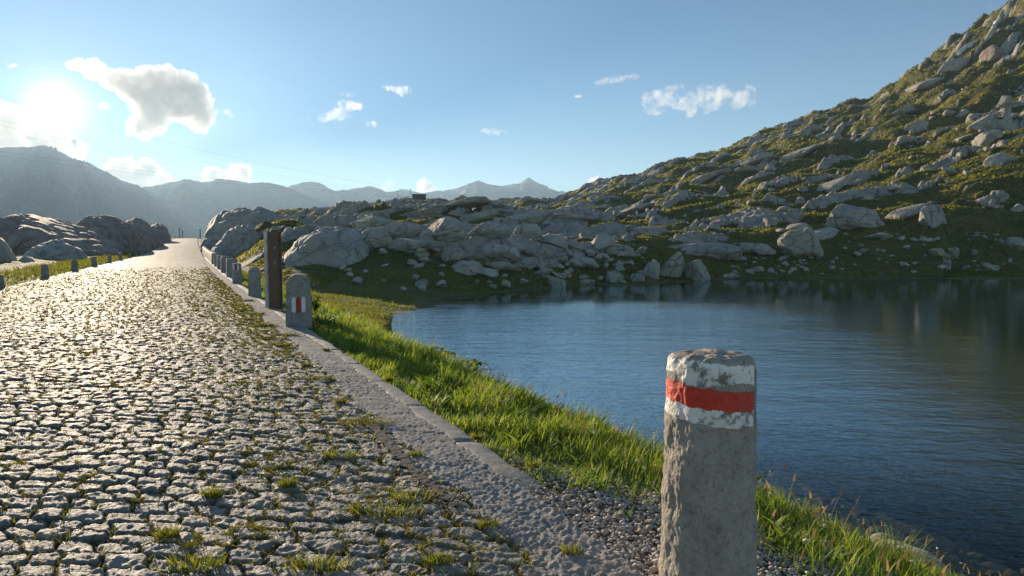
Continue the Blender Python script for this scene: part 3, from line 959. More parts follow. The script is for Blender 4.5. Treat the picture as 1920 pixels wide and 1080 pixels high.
# weeds and moss in the joints of the paving
Xc, Dc, Zc, Jc, Mc, Tc = [a.ravel() for a in COB]
w = np.nonzero((Jc > 0.5) & (Tc < -0.40) & (Tc > -ROADW) & (Dc < 34) & (Dc > 1.2))[0]
dens = (0.10 + 0.12 * sstep(-1.7, -0.5, Tc[w]) + 1.1 * sstep(0.15, 0.5, fbm2(Xc[w] / 0.45, Dc[w] / 0.45, 3, 151)) * (0.35 + 0.65 * sstep(-2.6, -0.5, Tc[w])) + 1.2 * sstep(5.0, 9, Dc[w]) * sstep(-0.9, -0.5, Tc[w])) * (Dc[w] / 4) ** 0.7
dens = dens * sstep(34, 16, Dc[w])
prob = dens / dens.sum()
w = rng.choice(w, 60000, p=prob)
n = len(w)
P = np.stack([Xc[w] + rng.normal(0, .008, n), Dc[w] + rng.normal(0, .008, n), Zc[w] - 0.004], -1)
H = rng.uniform(0.014, 0.05, n) * (0.9 + 0.3 * sstep(5, 12, Dc[w])); la = rng.uniform(0, 6.28, n); L = H * rng.uniform(.3, 1.3, n)
o = link('joint_weeds', blade_mesh('joint_weeds', P, H, rng.uniform(.004, .008, n) * np.maximum(1, Dc[w] / 3.0), np.stack([np.cos(la) * L, np.sin(la) * L], -1), rng.random(n), seg=2), M['moss'])
tag(o, 'yellowish moss and tiny weeds filling the joints between the cobbles', 'weeds', kind='stuff')

# the larger tufts, each one a thing
TUFTS = [(690, 797, 0.30, 'wide bright grass tuft beside the dark asphalt patch, at the pavement joint'), (600, 714, 0.20, 'grass tuft where the cobbles meet the strip, level with the lake corner'),
         (715, 968, 0.26, 'broad grass tuft in the cobbles below the asphalt patch'), (775, 940, 0.18, 'grass tuft touching the lower end of the asphalt patch'),
         (918, 990, 0.13, 'dense round tuft with dry tips where cobbles meet the rough strip'), (640, 862, 0.16, 'low grass tuft on the cobbles left of the asphalt patch'),
         (540, 918, 0.13, 'small grass tuft alone among the mid foreground cobbles'), (398, 940, 0.12, 'tiny upright grass tuft on bare cobbles in the lower left'),
         (820, 1062, 0.12, 'short green tuft in a cobble joint at the bottom edge of the photo'), (600, 1075, 0.18, 'bushy tuft cut by the bottom edge, left of the near post'),
         (365, 1078, 0.18, 'sprawling brownish green tuft cut by the bottom edge at lower left'), (318, 1020, 0.11, 'thin tuft in the joints of the lower left cobbles'),
         (782, 856, 0.09, 'little tuft on the edge of the asphalt patch beside the rough strip'), (1072, 1038, 0.11, 'spindly upright weed growing from the strip beside the gravel'),
         (640, 757, 0.12, 'small tuft above the wide bright tuft at the strip edge'), (575, 688, 0.13, 'mossy tuft in the cobbles just below the striped arched post'),
         (530, 650, 0.16, 'mossy tuft in the cobbles left of the arched post foot'), (612, 657, 0.10, 'small tuft on the strip right beside the kerb below the arched post'),
         (500, 612, 0.22, 'yellow mossy tuft beside the foot of the metal post'), (480, 590, 0.24, 'yellow mossy tuft on the road side of the metal post'),
         (730, 711, 0.09, 'single small weed against the kerb stones, mid strip'), (895, 818, 0.10, 'dry little weed on the kerb beside the tall bank grass'),
         (462, 565, 0.24, 'mossy tuft by the road edge before the grey arched post'), (545, 630, 0.16, 'grass tuft at the very foot of the arched post'),
         (1000, 868, 0.12, 'weed creeping over the kerb end where it sinks into gravel')]
for px, py, sz, lab in TUFTS:
    c = ground(px, py)
    n = int(70 + 520 * sz)
    el = 1.0 if sz < 0.14 else 1.9
    a = rng.uniform(0, 6.28, n); r = np.sqrt(rng.random(n)) * sz * 0.5 * rng.uniform(0.5, 1, n)
    ox = np.cos(a) * r * el * 0.8; oy = np.sin(a) * r * 0.7
    H = rng.uniform(0.012, 0.05, n) * (0.7 + sz * 1.2); L = H * rng.uniform(.3, 1.0, n)
    P = np.stack([ox, oy, np.full(n, -0.02)], -1)
    la = np.arctan2(oy, ox) + rng.normal(0, .5, n)
    me = blade_mesh('grass_tuft', P, H + 0.012, rng.uniform(.003, .0055, n) * max(1, c.y / 4), np.stack([np.cos(la) * L, np.sin(la) * L], -1), np.clip(rng.normal(.5, .25, n), 0, 1))
    o = link('grass_tuft', me, M['moss'] if c.y > 4 else M['tuft']); o.location = (c.x, c.y, float(crown(rt(c.x, c.y))) + 0.005)
    tag(o, lab, 'grass tuft', 'grass tufts growing through the paving')

n = 24000
D = rng.uniform(1.35, 3.9, n); t = rng.uniform(-0.5, 0.95, n)
x = xr(D) + t / COSA
edge = sstep(3.75, 2.7, D + 1.0 * np.abs(t - 0.15) + 0.25 * perlin2(D / .2, t / .2, 161))
k = rng.random(n) < edge * sstep(-0.4, -0.1, t + 0.25 * sstep(2.3, 1.8, D)) * 1.1
x, D, t = x[k], D[k], t[k]; n = len(x)
zb = np.where(t < 0, -0.012, near_z(x, D) + 0.02)
r = np.exp(rng.normal(math.log(0.0070), 0.4, n))
o = link('gravel', pebbles('gravel', x, D, zb + r * 0.2, r, rng.random(n)), M['pebble'])
BX, BY = np.meshgrid(np.arange(-0.2, 2.2, 0.02), np.arange(1.2, 3.9, 0.02))
bt = rt(BX, BY)
kb = (bt > -0.3) & (bt < 0.9) & (BY + 1.0 * np.abs(bt - 0.15) + 0.25 * perlin2(BY / .2, bt / .2, 161) < 3.2)
gb = grid_obj('gravel_bed', BX, BY, np.where(bt < 0, -0.016, near_z(BX, BY) + 0.012) + 0.006 * fbm2(BX / .05, BY / .05, 3, 163), m_simple('gravel_dust', (0.26, 0.22, 0.17), (0.17, 0.14, 0.11), 60, 0.95, 0.8, 0.008, 0, 0.1), kb)
tag(gb, kind='structure')
tag(o, 'loose pale gravel between pavement strip and near post', 'gravel', kind='stuff')


# ------------------------------------------------------------------ rocks
def ico(sub):
    b = bmesh.new(); bmesh.ops.create_icosphere(b, subdivisions=sub, radius=1.0)
    V = np.array([v.co[:] for v in b.verts]); F = np.array([[v.index for v in f.verts] for f in b.faces]); b.free()
    return V, F


ICO = {s: ico(s) for s in (2, 3, 4, 5, 6)}


def rock_mesh(name, sub, dims, seed, rough=0.25, planes=9, cut=(0.55, 0.9), fine=0.06, layer=0.0):
    V, F = ICO[sub]; V = V.copy(); r = np.random.default_rng(seed)
    V = V * (1 + rough * fbm3(V * 1.3 + seed * 3.1, 3, seed))[:, None]
    for k in range(planes):
        nrm = r.normal(0, 1, 3); nrm /= np.linalg.norm(nrm)
        d = r.uniform(*cut)
        s = V @ nrm - d
        V = V - np.where(s > 0, s, 0)[:, None] * nrm * 0.92
    if layer:
        c = perlin3(V * np.array([2.2, 2.2, 3.8]) + seed, seed + 5)
        V = V * (1 - layer * np.exp(-(c / 0.05) ** 2))[:, None]
        c = perlin3(V * np.array([4.5, 4.5, 3.0]) + seed, seed + 6)
        V = V * (1 - 0.5 * layer * np.exp(-(c / 0.06) ** 2))[:, None]
    V = V * (1 + fine * fbm3(V * 4.5 + seed, 4, seed + 9))[:, None]
    V = V * np.array(dims)
    return mesh_np(name, V, tris=F)


def place_rock(name, loc, dims, seed, mat, label, cat, group=None, rz=0.0, tilt=(0, 0), sub=5, **kw):
    o = link(name, rock_mesh(name, sub, dims, seed, **kw), mat)
    o.location = loc; o.rotation_euler = (tilt[0], tilt[1], rz)
    tag(o, label, cat, group)
    return o


ROADA = math.atan2(1, -SLOPE) - math.pi / 2       # yaw of the road


def outcrop(px, ytop, ybase, wpx, D, depth, seed, label, mat='rock', rz=None, sub=6, name='rock_outcrop', **kw):
    top = at(px, ytop, D); base = at(px, ybase, D)
    h = top.z - base.z
    w = wpx * D / FPX / 2
    kk = dict(rough=0.26, planes=6, cut=(0.70, 0.95), fine=0.022, layer=0.05); kk.update(kw)
    return place_rock(name, (top.x, D, base.z - h * 0.25), (w, depth / 2, h * 1.28), seed, M[mat], label, 'rock outcrop', rz=ROADA if rz is None else rz, sub=sub, **kk)


outcrop(85, 402, 500, 270, 62, 30, 3, 'long smooth whaleback outcrop with a sunlit crest behind the first posts across the road', 'rock_warm')
outcrop(200, 407, 495, 165, 82, 26, 5, 'rounded reddish grey outcrop with vertical clefts beside the row of small posts', 'rock_warm', rough=0.17)
outcrop(258, 412, 478, 95, 112, 30, 8, 'dark rounded outcrop next to the road near its crest', 'rock_warm', rough=0.17)
outcrop(298, 421, 455, 44, 150, 24, 9, 'low dark rock end tapering down to the road crest', 'rock_warm', sub=5)
outcrop(105, 455, 512, 120, 46, 9, 12, 'smooth low slab with two polished humps just behind the grass strip', 'rock', sub=5)
outcrop(150, 462, 508, 60, 52, 8, 13, 'small rounded hump at the right end of the polished slab', 'rock', sub=5)
outcrop(0, 446, 525, 70, 36, 8, 15, 'dark steep rock at the left picture edge behind the first post', 'rock', sub=5)
outcrop(50, 482, 522, 44, 36, 3, 16, 'low dark slab lying in the grass behind the second post', 'rock', sub=5)
# right of the road
outcrop(470, 389, 500, 200, 88, 34, 21, 'big rounded rock dome right of the road below the mountain ridge', 'rock')
outcrop(452, 428, 510, 120, 62, 14, 22, 'pale streaked sloping slab at the foot of the rock dome behind the small posts', 'rock')
outcrop(555, 400, 480, 120, 96, 22, 24, 'broken grey outcrop right of the dome summit', 'rock')
outcrop(628, 430, 512, 200, 40, 9, 26, 'large smooth rounded outcrop right of the rusty metal post', 'rock', rz=0.3)
outcrop(562, 450, 512, 80, 41, 6, 27, 'rounded hump of rock close beside the rusty metal post', 'rock', rz=0.2, sub=5)
outcrop(612, 384, 405, 95, 150, 14, 28, 'dark flat-topped rock knob on the skyline above the smooth outcrop', 'rock', sub=5)

SLABS = [  # px, y, w, h, material, label
    (700, 416, 150, 40, 'rock', 'wide pale slab behind the rusty post, below the moor edge'), (745, 430, 120, 34, 'rock', 'humped pale slab above the shaded hollow'),
    (835, 432, 140, 40, 'rock', 'long pale humped slab in the middle of the moor above the lake'), (890, 408, 150, 24, 'rock', 'long low slab across the moor below the cairn'),
    (1000, 408, 130, 24, 'rock', 'long low slab on the moor under the pointed peak'), (875, 500, 80, 34, 'rock', 'steep pale slab running down to the lake flat'),
    (915, 510, 70, 26, 'rock', 'low pale slab nearest the water left of the boulder shore'), (985, 492, 90, 30, 'rock', 'pale slab tilted toward the water behind the boulder shore'),
    (1015, 478, 90, 26, 'rock', 'smooth slab above the boulder shore'), (1090, 492, 70, 24, 'rock', 'half buried slab amid the shore boulders'),
    (775, 458, 135, 28, 'rock', 'long tilted grey slab above the shaded hollow'), (850, 478, 70, 26, 'rock', 'cracked narrow slab running down toward the lake flat'),
    (918, 430, 95, 34, 'rock', 'broad smooth slab with rounded top in the middle of the moor'), (990, 430, 55, 36, 'rock', 'blunt rounded block at the right end of the broad smooth slab'),
    (925, 468, 115, 44, 'rock', 'large pale slab sloping to the right above the boulder shore'), (960, 462, 90, 28, 'rock', 'thin slanting slab behind the large pale slab'),
    (945, 496, 70, 24, 'rock_lichen', 'wedge shaped rock below the large pale slab'), (1045, 450, 75, 32, 'rock', 'flat pointed slab lying on shaded grass'),
    (705, 448, 110, 40, 'rock', 'fissured block face left of the shaded hollow'), (1040, 528, 46, 30, 'rock_lichen', 'pale lichen covered boulder at the water edge'),
    (1102, 529, 38, 20, 'rock_lichen', 'low pale boulder at the water edge beside the lichen outcrop'), (1062, 512, 26, 20, 'rock_lichen', 'boulder with a vertical split above the shore'),
    (1150, 522, 44, 26, 'rock', 'smooth grey boulder close left of the lichen outcrop'), (1225, 506, 46, 46, 'rock_lichen', 'left block of the yellow lichened shore outcrop'),
    (1262, 500, 60, 56, 'rock_lichen', 'tallest middle block of the yellow lichened shore outcrop'), (1308, 510, 75, 46, 'rock_lichen', 'right block of the yellow lichened shore outcrop, dropping into the lake'),
    (1368, 517, 48, 14, 'rock', 'two low flat stones in the water beside the lichened outcrop'), (1330, 468, 190, 38, 'rock_streak', 'long cliff band with dark vertical water stains'),
    (1410, 462, 70, 36, 'rock_streak', 'blocky right end of the stained cliff band'), (1440, 468, 56, 28, 'rock', 'grey boulder between cliff band and large rounded slab'),
    (1520, 462, 110, 62, 'rock_lichen', 'large rounded grey slab above the dark right shore'), (1548, 436, 90, 30, 'rock', 'tilted slab on top of the large rounded slab'),
    (1615, 408, 150, 44, 'rock_streak', 'long grey cliff slab under the sunlit grass ledge'), (1700, 398, 110, 40, 'rock_streak', 'middle part of the upper cliff with grass on top'),
    (1755, 405, 80, 52, 'rock_streak', 'cliff end striped with black water marks'), (1655, 443, 60, 16, 'rock', 'low reddish rock lying in the dark slope'),
    (1130, 455, 70, 40, 'rock', 'smooth slab with a dark cleft left of the cliff band'), (1230, 432, 80, 24, 'rock', 'low ledge of grey rock above the cliff band'),
    (1185, 395, 120, 26, 'rock', 'row of grey ledges on the mid slope'), (1060, 405, 110, 20, 'rock', 'low wide ledge on the moor below the hill'),
    (800, 398, 130, 22, 'rock', 'low grey ledge under the dark hut'), (860, 385, 120, 16, 'rock', 'thin ledge just under the moor skyline'),
    (1330, 330, 110, 32, 'rock', 'grey ledge crossing the sunlit upper slope'), (1420, 300, 90, 26, 'rock', 'upper ledge below the hill skyline'),
    (1500, 290, 120, 30, 'rock', 'long sloping ledge in the sunlit hillside'), (1570, 345, 110, 26, 'rock', 'flat slab amid yellow green grass on the hillside'),
    (1700, 207, 110, 34, 'rock', 'diagonal slab running up the right hillside'), (1725, 235, 56, 28, 'rock', 'angular block below the diagonal slab'),
    (1808, 212, 38, 30, 'rock', 'rounded block at the left of the upper boulder field'), (1890, 195, 42, 34, 'rock', 'egg shaped boulder high in the boulder field'),
    (1845, 230, 66, 36, 'rock', 'large split boulder in the boulder field'), (1862, 257, 76, 36, 'rock', 'biggest broad boulder of the boulder field'),
    (1810, 258, 50, 20, 'rock', 'low sunlit boulder at the front of the boulder field'), (1890, 226, 38, 30, 'rock', 'round boulder right of the split boulder'),
    (1872, 100, 70, 50, 'rock_warm', 'steep buttress below the upper snow patch'), (1800, 120, 90, 36, 'rock', 'rib of rock along the right skyline'),
    (1740, 160, 100, 30, 'rock', 'rock rib above the grass gully near the skyline'), (1880, 300, 90, 40, 'rock', 'smooth slab at the right edge beneath the boulder field'),
    (1762, 472, 34, 20, 'rock_lichen', 'left one of two pale boulders on the dark shore slope'), (1790, 475, 34, 18, 'rock_lichen', 'right one of two pale boulders on the dark shore slope'),
    (1830, 473, 13, 14, 'rock_lichen', 'upright square stone near the stream gully'), (1862, 499, 52, 14, 'rock', 'sunlit rock lying on the bright green spit'),
    (1905, 455, 60, 26, 'rock_lichen', 'pale rock at the right edge above the green spit'), (1910, 390, 40, 26, 'rock_lichen', 'lichened boulder at the right picture edge'),
    (1696, 495, 18, 12, 'rock_lichen', 'pointed pale stone near the dark lakeshore')]
for i, (px, py, w, h, mt, lab) in enumerate(SLABS):
    up = px > 1100 and py < 400
    if px > 1600 and py < 330: w *= 0.85; h *= 0.9
    if up: h *= 0.72; w *= 0.9
    p = ray_hit(px, py + h * 0.35)
    if p is None: continue
    D = p.y; W = w * D / FPX / 2 * 1.05; Hh = h * D / FPX / 2
    big = w > 60
    place_rock('rock_slab' if w > 50 else 'boulder', (p.x, D + W * 0.35, p.z + Hh * 0.35), (W, W * (0.75 if big else 0.9), Hh * 1.45), 100 + i, M[mt], lab, 'rock slab' if w > 50 else 'boulder',
               rz=random.uniform(-.5, .5), tilt=(random.uniform(-.1, .15), random.uniform(-.55, -.2) if up else random.uniform(-.2, .2)), sub=5 if w > 80 else 4, rough=0.34, planes=16, cut=(0.42, 0.9), fine=0.06, layer=0.07)

# scattered boulders
BK = [rock_mesh('boulder', 3, (1, 0.85, 0.7), 300 + k, rough=0.35, planes=12, cut=(0.45, 0.85), fine=0.08) for k in range(9)]
for k, b in enumerate(BK): b.materials.append(M['rock_lichen'] if k % 3 == 0 else M['rock'])
ZONES = [  # px range, y range, count, size range in metres, label, group
    ((1010, 1210), (468, 532), 62, (0.28, 0.75), 'pale boulder among many strewn over shaded grass left of the lichened shore outcrop', 'boulders above the far shore'),
    ((1370, 1580), (482, 516), 48, (0.15, 0.5), 'small pale stone in the scatter on the dark bank below the stained cliff', 'stones on the dark bank'),
    ((1580, 1900), (440, 512), 62, (0.16, 0.55), 'small grey stone in the scatter on the dark slope above the right shore', 'stones on the dark right slope'),
    ((1680, 1915), (140, 330), 40, (0.6, 1.6), 'grey block among the tumbled talus high on the right hillside', 'talus blocks on the right hillside'),
    ((1100, 1680), (290, 440), 44, (0.35, 1.1), 'pale stone lying in the sunlit grass of the middle hillside', 'stones on the middle hillside'),
    ((640, 1010), (470, 545), 34, (0.2, 0.55), 'stone lying in the dark shaded hollow behind the lake flat', 'stones in the shaded hollow'),
    ((680, 1060), (378, 440), 30, (0.4, 1.2), 'stone on the open moor below the hut', 'stones on the moor')]
for (xa, xb), (ya, yb), cnt, (sa, sb), lab, grp in ZONES:
    made = 0
    while made < cnt:
        px, py = random.uniform(xa, xb), random.uniform(ya, yb)
        p = ray_hit(px, py)
        if p is None or p.z < WATER + 0.05: made += 0.2; continue
        s = sa * (sb / sa) ** (random.random() ** 1.6)
        o = bpy.data.objects.new('boulder', random.choice(BK)); COL.objects.link(o)
        o.location = (p.x, p.y, p.z + s * 0.18)
        o.scale = (s * random.uniform(.8, 1.3), s * random.uniform(.8, 1.2), s * random.uniform(.6, 1.0))
        o.rotation_euler = (random.uniform(-.4, .4), random.uniform(-.4, .4), random.uniform(0, 6.28))
        tag(o, lab, 'boulder', grp); made += 1

# shore stones by the near bank and under the water
c = ground(1700, 1030, -0.95)
place_rock('shore_rock', (c.x, c.y, -1.02), (0.30, 0.085, 0.12), 401, M['near_post'], 'pale sunlit rough rock on the water edge beyond the grass, lower right', 'rock', rz=-1.0, sub=4, planes=10, layer=0.05)
c = ground(1660, 1012, -0.95)
place_rock('shore_rock', (c.x, c.y, -1.0), (0.12, 0.07, 0.09), 402, M['near_post'], 'small rough rock half sunk in grass next to the sunlit shore rock', 'rock', rz=-0.6, sub=4, planes=10)
c = ground(1450, 937, -0.92)
place_rock('shore_rock', (c.x, c.y, -1.0), (0.28, 0.07, 0.10), 403, M['near_post'], 'narrow pale stone edge showing through grass right of the near post', 'rock', rz=-1.05, sub=4, planes=10)
c = ground(785, 664, -1.1)
place_rock('shore_rock', (c.x, c.y, -1.28), (0.75, 0.3, 0.36), 404, M['rock'], 'dark low rock in the water beyond the bank below the arched post', 'rock', rz=0.1, sub=4, planes=10)
c = ground(852, 690, -0.85)
place_rock('shore_rock', (c.x, c.y, -0.98), (0.16, 0.12, 0.2), 405, M['rock'], 'grey stone peeking out behind the broad leaved plants', 'rock', sub=4, planes=10)
n = 2600
D = rng.uniform(-2, 12, n); t = 2.75 + rng.gamma(1.9, 1.0, n)
x = xr(D) + t / COSA
zb = np.interp(t, VT, VZ)
r = np.exp(rng.normal(math.log(0.055), 0.5, n)).clip(0.02, 0.15)
tint = rng.random(n) * 0.35
m, N = new_mat('submerged_stones'); tb = N.attr('tint')
finish(N, N.mix(N.sstep(0, .4, tb), (0.07, 0.05, 0.03), (0.27, 0.19, 0.11)), 0.7)
o = link('lakebed_stones', pebbles('lakebed_stones', x, D, zb, r, tint), m)
tag(o, 'brown stones covering the shallow lake bottom along the near bank', 'stones', kind='stuff')
c = ground(838, 573, WATER + 0.02)
place_rock('gravel_bar', (c.x + .2, c.y + .1, WATER - 0.02), (1.0, 0.35, 0.07), 410, M['kerb'], 'pale gravel bar at the tip of the meadow in the lake', 'gravel bar', sub=4, planes=4)

# ------------------------------------------------------------------ posts
# near post: dressed round granite stump with a painted ring
NPX, NPY, NPT = 0.612, 2.08, 0.752
na, nh = 300, 330
ang = np.linspace(0, 2 * np.pi, na, endpoint=False)
zz = np.linspace(-0.15, NPT, nh)
AA, ZZ = np.meshgrid(ang, zz)
th_ = AA + np.pi / 2 - 0.40
sq = 0.93 / (np.abs(np.cos(th_)) ** 2.4 + np.abs(np.sin(th_)) ** 2.4) ** (1 / 2.4)
rad = (0.151 - 0.020 * np.clip(ZZ / NPT, 0, 1)) * sq
cxx, cyy = np.cos(AA), np.sin(AA)
P3 = np.stack([cxx * 0.15, cyy * 0.15, ZZ], -1).reshape(-1, 3)
rug = sstep(0.62, 0.5, ZZ) * 0.6 + 0.4
d1 = fbm3(P3 / 0.055, 4, 501).reshape(AA.shape); d2 = fbm3(P3 / np.array([.05, .05, .12]), 3, 507).reshape(AA.shape)
rad = rad + rug * (0.015 * d1 + 0.026 * np.minimum(d2, 0.06)) + 0.003 * fbm3(P3 / 0.016, 2, 511).reshape(AA.shape)
edge = np.clip((ZZ - (NPT - 0.022)) / 0.022, 0, 1)
rad = rad - 0.015 * edge ** 2.6 + 0.006 * edge * d1
VX, VY = rad * cxx, rad * cyy
V = np.stack([VX.ravel(), VY.ravel(), ZZ.ravel()], -1)
q = grid_quads(nh, na, wrap=True)
# top disc rings
rings = 16; base = len(V); TV = []
for k in range(1, rings + 1):
    f = 1 - k / (rings + 0.6)
    px_ = VX[-1] * f; py_ = VY[-1] * f
    pz_ = NPT + 0.010 * (1 - f) ** 0.5 + 0.016 * fbm3(np.stack([px_ / .045, py_ / .045, 0 * px_ + 3], -1), 3, 515)
    TV.append(np.stack([px_, py_, pz_], -1))
V = np.concatenate([V] + TV, 0)
rows = np.arange((nh + rings) * na).reshape(nh + rings, na)
j2 = (np.arange(na) + 1) % na
q2 = np.concatenate([np.stack([rows[i], rows[i][j2], rows[i + 1][j2], rows[i + 1]], -1) for i in range(nh - 1, nh + rings - 1)], 0)
Vc = len(V); V = np.concatenate([V, [[0, 0, NPT + 0.012]]], 0)
last = rows[-1]
tr = np.stack([last, last[j2], np.full(na, Vc)], -1)
root = empty('stone_post', (NPX, NPY, 0.0))
tag(root, 'rough round stone post with white red white painted ring in the right foreground', 'stone post', 'stone posts along the lake side of the road')
link('shaft', mesh_np('shaft', V, quads=np.concatenate([q, q2]), tris=tr), M['near_post'], root)
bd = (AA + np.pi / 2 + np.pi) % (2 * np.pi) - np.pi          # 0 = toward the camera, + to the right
ragz = 0.014 * fbm3(P3 / 0.03, 3, 521).reshape(AA.shape) + 0.012 * fbm3(P3 / 0.1, 2, 522).reshape(AA.shape)
raga = 0.10 * fbm3(P3 / 0.03, 3, 523).reshape(AA.shape)
tilt = 0.020 * np.clip((bd + 1.2) / 2.0, 0, 1)
zl_ = ZZ + ragz + tilt
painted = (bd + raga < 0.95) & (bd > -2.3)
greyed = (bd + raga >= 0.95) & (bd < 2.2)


def band(name, mask, mat, off):
    VV = np.stack([VX + off * cxx, VY + off * cyy, ZZ], -1).reshape(-1, 3)
    qq = grid_quads(nh, na, keep=mask, wrap=True)
    v2, q3, _ = compact(VV, qq, {})
    return link(name, mesh_np(name, v2, quads=q3), mat, root)


b1 = band('white_band', painted & (zl_ > 0.690 + 0.012 * np.sin(3 * bd)) & (zl_ < 0.756), M['white'], 0.0018); b1['label'] = 'upper white paint band with worn edges'
b2 = band('red_band', painted & (zl_ > 0.618) & (zl_ < 0.680), M['red'], 0.0024)
b3 = band('white_band', painted & (zl_ > 0.572) & (zl_ < 0.624), M['white'], 0.0016); b3['label'] = 'lower white paint band flaking into bare stone'
band('grey_band', greyed & (zl_ > 0.575) & (zl_ < 0.738), M['grey_side'], 0.0016)  # one grey tone over the right-hand part of the ring


def xy_road(D, t): return (float(xr(D)) + t / COSA, D)


def post_profile_mesh(w, h, th, arch, seed, nseg=26):
    # front outline, extruded with rounded arrises and hewn-stone roughness
    hw = w / 2
    out = []
    if arch:
        for k in range(nseg + 1):
            a = math.pi * k / nseg
            out.append((hw * math.cos(a), h - hw * 0.95 + hw * 0.95 * math.sin(a)))
    else:
        c = 0.02
        out = [(hw, h - c), (hw - c, h), (0.3 * hw, h + 0.006), (-0.3 * hw, h - 0.003), (-hw + c, h), (-hw, h - c)]
    side = [(-hw * (1.0 + 0.10 * (1 - z / h)), z) for z in np.linspace(out[-1][1] - 0.04, -0.15, 14)]
    pts = [(-x, z) for x, z in side[::-1]] + out + side
    pts = np.array(pts)
    n = len(pts); cx_, cz_ = 0.0, h * 0.5
    layers = [(-th / 2, 0.0, 0.96), (-th / 2 + .004, 0, 1.0), (0, 0, 1.0), (th / 2 - .004, 0, 1.0), (th / 2, 0, 0.96)]
    rows_ = []
    inner = [0.05, 0.3, 0.55, 0.78]
    def lay(y, f):
        return np.stack([cx_ + (pts[:, 0] - cx_) * f, np.full(n, y), cz_ + (pts[:, 1] - cz_) * f], -1)
    for f in inner: rows_.append(lay(-th / 2, f))
    for y, _, f in layers: rows_.append(lay(y, f))
    for f in inner[::-1]: rows_.append(lay(th / 2, f))
    V = np.concatenate(rows_, 0)
    nd = fbm3(V / 0.11 + seed, 4, seed)
    V = V + np.stack([0.012 * nd, 0.010 * fbm3(V / 0.09 + 7, 3, seed + 1), 0.006 * fbm3(V / 0.1, 2, seed + 2)], -1)
    m_ = len(rows_)
    ii = np.arange(m_ * n).reshape(m_, n)
    q = np.concatenate([np.stack([ii[i, :-1], ii[i, 1:], ii[i + 1, 1:], ii[i + 1, :-1]], -1) for i in range(m_ - 1)] +
                       [np.stack([ii[i, -1:], ii[i, :1], ii[i + 1, :1], ii[i + 1, -1:]], -1) for i in range(m_ - 1)], 0)
    return mesh_np('stone_post', V, quads=q)


def stripe(name, x, z0, z1, w, y, mat, parent, rag=0.006):
    nz, nx = 24, 8
    zs_ = np.linspace(z0, z1, nz); f = np.linspace(-.5, .5, nx)
    F, Z_ = np.meshgrid(f, zs_)
    e = 1 - 0.35 * (np.abs((Z_ - (z0 + z1) / 2) / ((z1 - z0) / 2))) ** 6
    X_ = x + F * w * e + rag * perlin2(Z_ / 0.05, F * 2, int(abs(x) * 1000) + 3)
    Y_ = np.full_like(X_, y)
    Y2 = np.full_like(X_, y + 0.03)
    V = np.concatenate([np.stack([X_, Y_, Z_], -1).reshape(-1, 3), np.stack([X_, Y2, Z_], -1).reshape(-1, 3)], 0)
    ii = np.arange(nz * nx).reshape(nz, nx)
    q = [grid_quads(nz, nx), grid_quads(nz, nx)[:, ::-1] + nz * nx]
    loop = np.concatenate([ii[0], ii[1:, -1], ii[-1, -2::-1], ii[-2:0:-1, 0]])
    l2 = np.roll(loop, -1)
    q.append(np.stack([loop, loop + nz * nx, l2 + nz * nx, l2], -1))
    return link(name, mesh_np(name, V, quads=np.concatenate(q, 0)), mat, parent)


ROWG = 'stone posts along the lake side of the road'


def post(D, px, ybase, ytop, wpx, th, arch, seed, label, yaw=None, z0=0.0, group=ROWG):
    c = ground(px, ybase, z0)
    top = at(px, ytop, c.y)
    w = wpx * c.y / FPX; h = top.z - z0
    root = empty('stone_post', (c.x, c.y, z0), ROADA if yaw is None else yaw)
    tag(root, label, 'stone post', group)
    sh = link('shaft', post_profile_mesh(w, h, th, arch, seed), M['post_stone'], root)
    return root, w, h


r_, w, h = post(9.1, 561, 610, 514, 43, 0.24, True, 601, 'grey arched stone post with vertical white red white stripes beside the kerb', yaw=0.28)
yf = -0.12 - 0.009
stripe('white_stripe', -w * 0.20, h * 0.27, h * 0.565, w * 0.17, yf, M['white_clean'], r_)
stripe('red_stripe', 0.0, h * 0.27, h * 0.57, w * 0.19, yf - 0.001, M['red_clean'], r_)
stripe('white_stripe', w * 0.20, h * 0.27, h * 0.565, w * 0.17, yf, M['white_clean'], r_)
post(14.8, 478, 554, 500, 21, 0.22, True, 602, 'plain grey arched stone post behind the rusty metal post', yaw=0.35)
r_, w, h = post(19.4, 445, 531, 494, 15.5, 0.24, False, 603, 'square stone post with a small white red white mark near its top', yaw=0.40)
stripe('white_stripe', -w * 0.36, h * 0.66, h * 0.96, w * 0.17, -0.131, M['white_clean'], r_, 0.002)
stripe('red_stripe', -w * 0.14, h * 0.66, h * 0.97, w * 0.25, -0.132, M['red_clean'], r_, 0.002)
stripe('white_stripe', w * 0.10, h * 0.66, h * 0.96, w * 0.20, -0.131, M['white_clean'], r_, 0.002)
names_r = ['thick unpainted square stone post just beyond the marked square post', 'second plain post beyond the marked square post', 'third plain post beyond the marked square post',
           'fourth plain post beyond the marked square post', 'last plain post before the low parapet wall']
for D, lab in zip((23.2, 26.8, 30.6, 34.6, 38.8), names_r):
    x, y = xy_road(D, 0.06)
    root = empty('stone_post', (x, y, float(zroad(D))), ROADA); tag(root, lab, 'stone post', ROWG)
    link('shaft', post_profile_mesh(0.34, 0.62, 0.28, False, int(D * 10)), M['post_stone'], root)

